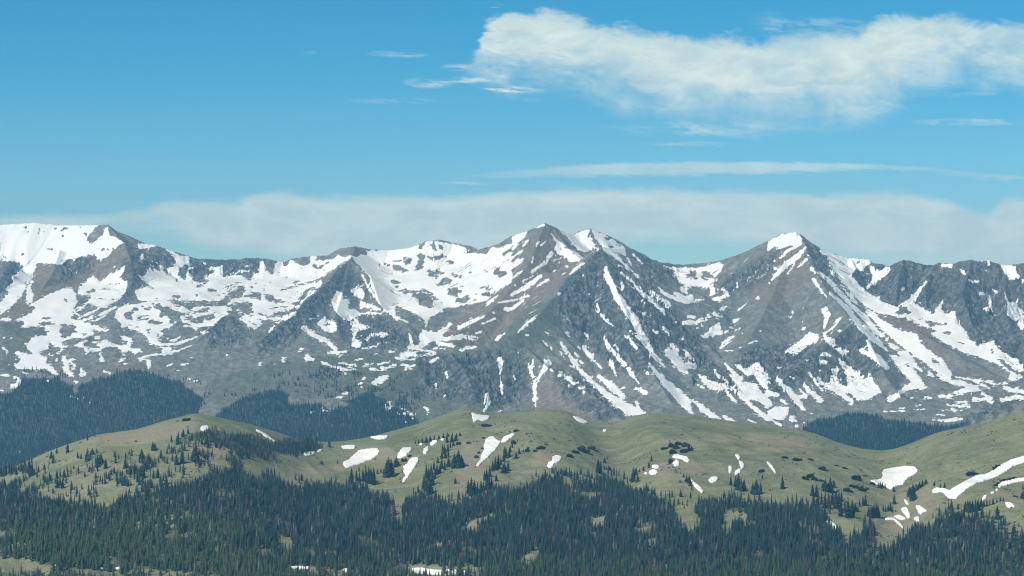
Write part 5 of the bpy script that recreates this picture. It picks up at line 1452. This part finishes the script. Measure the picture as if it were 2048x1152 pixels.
# ---------------------------------------------------------------- low willow scrub freckling the turf, too much to count
r = np.random.default_rng(5)
n_s = 26000
su = r.uniform(-120, 2170, n_s); sD = r.uniform(2750, 3880, n_s)
sD = np.minimum(sD, crest_at(su)[1] - 4)
sz = near_height(su, sD); sx = (su - CX) / F * sD
spv = CY - sz / sD * F
cl2 = fbm(sx / 60, sD / 90, 4) + .6 * fbm(sx / 14 + 9, sD / 14, 2)
kp = (r.random(n_s) < sstep(cl2, .16, .42)) & (wood.at(su, spv) < .4) & (sD < crest_at(su)[1] - 30)
scrub = bpy.data.meshes.new('low_scrub')
V, Fc = [], []
for x, y, z in zip(sx[kp], sD[kp], sz[kp]):
    s_ = r.uniform(.7, 2.4); hh_ = s_ * r.uniform(.45, .9)
    n0 = len(V)
    a0 = r.random() * 6.28
    for j in range(5):
        a = a0 + j * 1.2566
        q = s_ * r.uniform(.6, 1.15)
        V.append((x + q * math.cos(a), y + q * math.sin(a), z - .3))
    for j in range(5):
        a = a0 + .5 + j * 1.2566
        q = s_ * r.uniform(.35, .8)
        V.append((x + q * math.cos(a), y + q * math.sin(a), z + hh_ * r.uniform(.5, .9)))
    V.append((x, y, z + hh_))
    for j in range(5):
        k = (j + 1) % 5
        Fc += [(n0 + j, n0 + k, n0 + 5 + j), (n0 + k, n0 + 5 + k, n0 + 5 + j), (n0 + 5 + j, n0 + 5 + k, n0 + 10)]
scrub.from_pydata(V, [], Fc); scrub.update()
m_, t_, b_ = new_mat('willow_scrub', .9)
t_.put(b_.inputs['Base Color'], t_.mix(t_.noise(t_.n('ShaderNodeTexCoord').outputs['Object'], .05, 3), (.035, .06, .04), (.10, .12, .07)))
scrub.materials.append(m_)
so_ = bpy.data.objects.new('low_scrub', scrub); COL.objects.link(so_)
so_['kind'] = 'stuff'; so_['label'] = 'low dark scrub freckling the turf of the green hills'
print('scrub', kp.sum())
# ---------------------------------------------------------------- lying snow patches on the green hills
sm_, t, b = new_mat('old_summer_snow', .75)
pos = t.n('ShaderNodeTexCoord').outputs['Object']
ed = attr(t, 'rim')
gritty = t.noise(pos, .35, 4, .7)
sc_ = t.mix(t.step(t.noise(pos, .05, 5, .6), .38, .75), (.80, .80, .765), (.66, .645, .58))
sc_ = t.mix(t.step(t.m('ADD', ed, t.m('MULTIPLY', t.m('SUBTRACT', gritty, .5), .5)), .18, .52), t.mix(gritty, (.30, .26, .21), (.62, .60, .54)), sc_)
t.put(b.inputs['Base Color'], sc_)
bmp = t.n('ShaderNodeBump', None, Height=t.noise(pos, .25, 3, .6), Strength=.5, Distance=1.5)
t.put(b.inputs['Normal'], bmp.outputs[0])


def poly_ell(x, y, rx, ry):
    return [(x + rx * math.cos(a) * (1 + .08 * math.sin(3 * a + x)), y + ry * math.sin(a) * (1 + .1 * math.cos(2 * a + y))) for a in np.linspace(0, 2 * math.pi, 17)[:-1]]


def ribbon(pts, ws):
    pts = [np.array(p, float) for p in pts]
    up, dn = [], []
    for i, p in enumerate(pts):
        d = pts[min(i + 1, len(pts) - 1)] - pts[max(i - 1, 0)]
        d /= np.linalg.norm(d); n = np.array([-d[1], d[0]])
        up.append(tuple(p + n * ws[i] / 2)); dn.append(tuple(p - n * ws[i] / 2))
    return up + dn[::-1]


def patch(label, polys, crop, group=None):
    ox, oy, k = crop
    Q = [[(ox + x * k, oy + y * k) for x, y in q] for q in polys]
    xs = [p[0] for q in Q for p in q]; ys = [p[1] for q in Q for p in q]
    x0, x1, y0, y1 = min(xs) - 3, max(xs) + 3, min(ys) - 3, max(ys) + 3
    x0 = max(x0, -140); x1 = min(x1, 2190)
    ss = 2.0
    cv_ = Canvas(x0, y0, x1, y1, ss)
    for q in Q:
        cv_.poly(q)
    cv_.blur(1.0, 1)
    nx_, ny_ = int((x1 - x0) * 1.4) + 2, int((y1 - y0) * 2.0) + 2
    U_ = np.linspace(x0, x1, nx_); V_ = np.linspace(y0, y1, ny_)
    pts = np.zeros((ny_, nx_, 3))
    for j, u in enumerate(U_):
        dc = float(crest_at(u)[1])
        D = np.arange(2450.0, dc + 40, 4.0)
        q = CY - near_height(np.full(D.shape, u), D) / D * F
        qm = np.minimum.accumulate(q) - np.arange(len(q)) * 1e-4
        pts[:, j, 1] = np.interp(-V_, -qm, D)
        pts[:, j, 0] = (u - CX) / F * pts[:, j, 1]
    UU_, VV_ = np.meshgrid(U_, V_)
    pts[..., 2] = near_height((pts[..., 0] / pts[..., 1]) * F + CX, pts[..., 1])
    wob = 1.9
    m = cv_.at(UU_ + wob * fbm(UU_ / 5 + 3, VV_ / 3, 3), VV_ + wob * .5 * fbm(UU_ / 6, VV_ / 3 + 9, 3))
    pts[..., 2] += -1.0 + 2.0 * sstep(m, .14, .42) + .5 * sstep(m, .6, .98)
    keep = m > .10
    idx = -np.ones(m.shape, int)
    idx[keep] = np.arange(keep.sum())
    V3 = pts[keep]
    Fq = []
    for i in range(ny_ - 1):
        for j in range(nx_ - 1):
            q = (idx[i + 1, j], idx[i + 1, j + 1], idx[i, j + 1], idx[i, j])
            if min(q) >= 0:
                Fq.append(q)
    c0 = V3.mean(0); c0[2] = V3[:, 2].min()
    me = bpy.data.meshes.new('snow_patch')
    me.from_pydata([tuple(v) for v in (V3 - c0)], [], Fq)
    me.polygons.foreach_set('use_smooth', np.ones(len(Fq), bool))
    me.attributes.new('rim', 'FLOAT', 'POINT').data.foreach_set('value', m[keep].astype(np.float32))
    me.update()
    me.materials.append(sm_)
    o = bpy.data.objects.new('snow_patch', me)
    o.location = c0
    COL.objects.link(o)
    o['label'] = label; o['category'] = 'snow patch'
    if group:
        o['group'] = group


def PL(s):
    return [tuple(float(v) for v in p.split(',')) for p in s.split()]


patch('small oval snow patch near the top of the left hill', [poly_ell(1243, 258, 26, 17)], C5)
patch('thin slanting snow streak on the wooded right shoulder of the left hill', [ribbon(PL('0,268 30,283 62,303 118,340'), [6, 11, 12, 6])], C6)
patch("thin flat snow sliver at the dark woods on the ridge's left end", [PL('288,408 330,402 362,400 350,416 318,424 298,424')], C6)
patch('very small snow sliver just right of the thin flat one', [PL('370,398 385,387 402,388 395,397 375,402')], C6)
patch('flat oblong snow patch right under the wooded left end of the ridge', [PL('514,366 560,360 602,361 598,378 560,381 528,380')], C6)
patch('narrow snow sliver lying on the ridge\'s left end just below the crest', [PL('690,310 740,304 800,304 790,316 760,324 722,322')], C6)
patch('long thin snow streak along the far wooded crest at the left end of the ridge', [PL('365,312 420,306 490,299 492,305 430,316 380,320')], C6)
patch('biggest snow patch on the left part of the ridge, a long bean shape', [PL('532,462 560,450 600,415 625,392 680,382 738,380 746,400 735,420 700,442 640,470 580,488 540,497 530,480')], C6)
patch('short wedge-shaped snow patch right of the long bean-shaped one', [PL('855,436 862,410 890,376 920,374 944,378 935,398 905,425 875,438')], C6)
patch('slender snow patch pointing down to the forest, pinched near its tip', [PL('885,585 895,560 908,548 895,520 893,490 915,475 930,450 950,436 978,434 987,450 970,480 950,512 925,545 912,565 898,583')], C6)
patch('small drop-shaped snow patch left of the climbing file of conifers', [PL('1010,403 1018,385 1032,371 1047,369 1044,390 1030,412 1015,414')], C6)
patch('tiny snow patch half hidden among the dark conifers on top of the climbing file', [PL('1055,352 1070,335 1092,328 1100,340 1085,352 1060,362'), poly_ell(1130, 325, 10, 5)], C6)
patch('tiny snow speck at the left end of the conifer row', [poly_ell(1000, 354, 10, 5)], C6)
patch('triangular snow patch just below the crest in the middle left', [PL('1308,162 1340,174 1380,180 1417,184 1405,205 1375,212 1350,206 1320,221 1312,195')], C6)
patch('large forked snow patch on the middle left slope, its lower lobe', [PL('1333,487 1345,468 1362,445 1368,415 1385,388 1380,360 1392,330 1415,310 1438,310 1455,325 1482,338 1470,365 1445,395 1410,430 1375,460 1350,485')], C6)
patch('upper lobe of the large forked snow patch, pointing to the upper right', [PL('1485,342 1495,318 1520,302 1560,288 1568,296 1540,320 1510,340')], C6)
patch('thin snow streak at the brink of the ridge above the bare middle hollow', [PL('366,184 395,188 430,204 464,222 445,229 415,222 388,205')], C7)
patch('little snow spot alone in the bare middle hollow', [poly_ell(561, 271, 12, 6)], C7)
patch('double-lobed snow patch at the upper edge of the middle forest', [PL('214,488 222,464 246,455 245,432 268,422 295,427 300,442 285,462 258,470 242,494 222,497')], C7)
patch('upper of the two oval snow patches on the middle slope', [poly_ell(868, 490, 21, 11)], C7)
patch('lower and larger of the two oval snow patches on the middle slope', [poly_ell(855, 523, 26, 16)], C7)
patch('tiny snow dot left of the lower oval snow patch', [poly_ell(811, 531, 9, 4)], C7)
patch('long lumpy snow patch under the dark thicket', [PL('968,430 985,419 1012,419 1040,428 1062,432 1077,450 1068,463 1050,458 1025,442 990,440')], C7)
patch('roundish snow patch just under the long lumpy one', [PL('973,466 998,446 1015,463 1012,485 985,486')], C7)
patch('spear-shaped snow patch running down to the forest right of the middle', [PL('1083,566 1110,588 1140,612 1162,642 1148,649 1120,625 1095,595')], C7)
patch('half-round snow patch on the open slope right of the spear-shaped one', [PL('1192,572 1205,556 1228,549 1251,557 1245,573 1218,588 1200,584')], C7)
patch('narrow upright snow patch, left one of the small right middle group', [poly_ell(1322, 506, 11, 21)], C7)
patch('top one of the small right middle snow group', [PL('1351,417 1368,416 1382,430 1380,447 1368,444')], C7)
patch('long curved one of the small right middle snow group', [PL('1374,455 1392,458 1406,475 1406,492 1394,506 1386,490')], C7)
patch('lowest one of the small right middle snow group', [PL('1350,545 1354,518 1370,506 1391,504 1384,525 1365,538')], C7)
patch('narrow slanting snow patch below the right end of the green nose', [ribbon(PL('-8,460 8,475 28,500 46,528'), [5, 14, 15, 6])], C8)
patch('big shield-shaped snow patch under the saddle on the right', [PL('620,574 655,572 688,566 698,548 693,525 705,508 760,498 830,487 888,492 906,506 906,520 880,538 850,553 828,578 820,598 790,600 762,612 748,630 728,622 700,600 665,602 645,592')], C8)
patch('long ribbon of snow sweeping down from the right border', [ribbon(PL('995,642 1025,632 1060,634 1095,655 1125,655 1160,628 1210,595 1265,567 1330,552 1380,530 1430,497 1480,467 1560,443 1640,438'), [14, 28, 24, 40, 62, 50, 42, 40, 36, 40, 46, 38, 34, 20]), PL('1075,645 1140,645 1150,665 1138,683 1092,683')], C8)
patch('second, thinner ribbon of snow below the long one at the right border', [ribbon(PL('1398,612 1420,597 1455,585 1500,573 1560,566 1620,562'), [16, 26, 22, 20, 14, 12])], C8)
patch('tiny snow scrap trailing below the thinner ribbon, the upper one', [poly_ell(1388, 632, 8, 6)], C8)
patch('tiny snow scrap trailing below the thinner ribbon, the middle one', [poly_ell(1362, 648, 12, 5)], C8)
patch('small snow scrap trailing below the thinner ribbon, the lowest one', [ribbon(PL('1325,665 1312,678 1298,692'), [8, 16, 10])], C8)
patch('small triangular snow patch beside the hillside conifer row at the right', [PL('1438,712 1455,708 1475,712 1497,733 1475,740 1450,736')], C8)
patch('curved snow patch at the forest edge below the stout conifers', [PL('338,808 360,812 392,828 414,850 416,868 404,876 390,860 368,838 345,822')], C8)
patch('topmost of the snow shards in the brown gully', [PL('823,688 838,696 852,712 850,722 838,718')], C8)
patch('large upper left one of the snow shards in the brown gully', [PL('806,748 820,738 840,737 850,755 860,780 860,800 842,800 828,778 815,765')], C8)
patch('flat speckled middle one of the snow shards in the brown gully', [PL('762,792 780,784 805,786 836,804 820,812 795,811')], C8)
patch('thin bent lowest one of the snow shards in the brown gully', [ribbon(PL('710,808 740,806 765,808 790,832 822,864'), [7, 9, 10, 12, 6])], C8)
patch('right-hand triangular one of the snow shards in the brown gully', [PL('896,730 915,725 935,738 962,757 940,765 922,781 910,765')], C8)
patch('small one of the snow shards right above the forest in the brown gully', [PL('882,803 900,796 914,796 916,818 900,823 886,815')], C8)
patch('long foreground snow patch half hidden by tree tops at the bottom edge', [PL('945,1108 975,1106 1010,1106 1055,1114 1110,1120 1180,1114 1240,1122 1300,1126 1312,1142 1240,1150 1100,1146 1040,1142 950,1136')], C6)
patch('short foreground snow patch left of the long one at the bottom edge', [PL('526,1112 560,1108 592,1118 590,1132 555,1130 530,1126')], C6)
patch('thin foreground snow line at the upper edge of the small bottom meadow', [PL('215,1098 270,1093 326,1098 322,1108 260,1110 222,1106')], C6)
patch('thin foreground snow line at the bottom left, the longest there', [PL('690,1106 730,1098 795,1100 800,1108 740,1114 700,1114')], C5)
patch('small foreground snow spot at the bottom left, between two longer ones', [poly_ell(612, 1108, 18, 6)], C5)
patch('small foreground snow spot at the bottom left, the leftmost of the row', [poly_ell(342, 1087, 14, 6)], C5)
patch('small snow spot in the clearing inside the left forest', [poly_ell(858, 913, 20, 8)], C5)
# ---------------------------------------------------------------- the air itself
HZ = 5.2e-5
x0, x1, y0, y1, z0, z1 = -3600, 3600, -60, 10800, -640, 330
hm = bpy.data.meshes.new('haze')
hm.from_pydata([(x0, y0, z0), (x1, y0, z0), (x1, y1, z0), (x0, y1, z0), (x0, y0, z1), (x1, y0, z1), (x1, y1, z1), (x0, y1, z1)], [],
               [(0, 3, 2, 1), (4, 5, 6, 7), (0, 1, 5, 4), (1, 2, 6, 5), (2, 3, 7, 6), (3, 0, 4, 7)])
hz = bpy.data.objects.new('haze', hm)
COL.objects.link(hz)
m = bpy.data.materials.new('thin_blue_haze')
m.use_nodes = True
t = NT(m.node_tree)
v = t.n('ShaderNodeVolumePrincipled', None, Density=HZ)
v.inputs['Color'].default_value = (.27, .70, 1.0, 1)
v.inputs['Anisotropy'].default_value = .1
t.n('ShaderNodeOutputMaterial', None, Volume=v.outputs[0])
hm.materials.append(m)
hz['kind'] = 'stuff'
hz['label'] = 'thin bluish summer haze over the whole view'
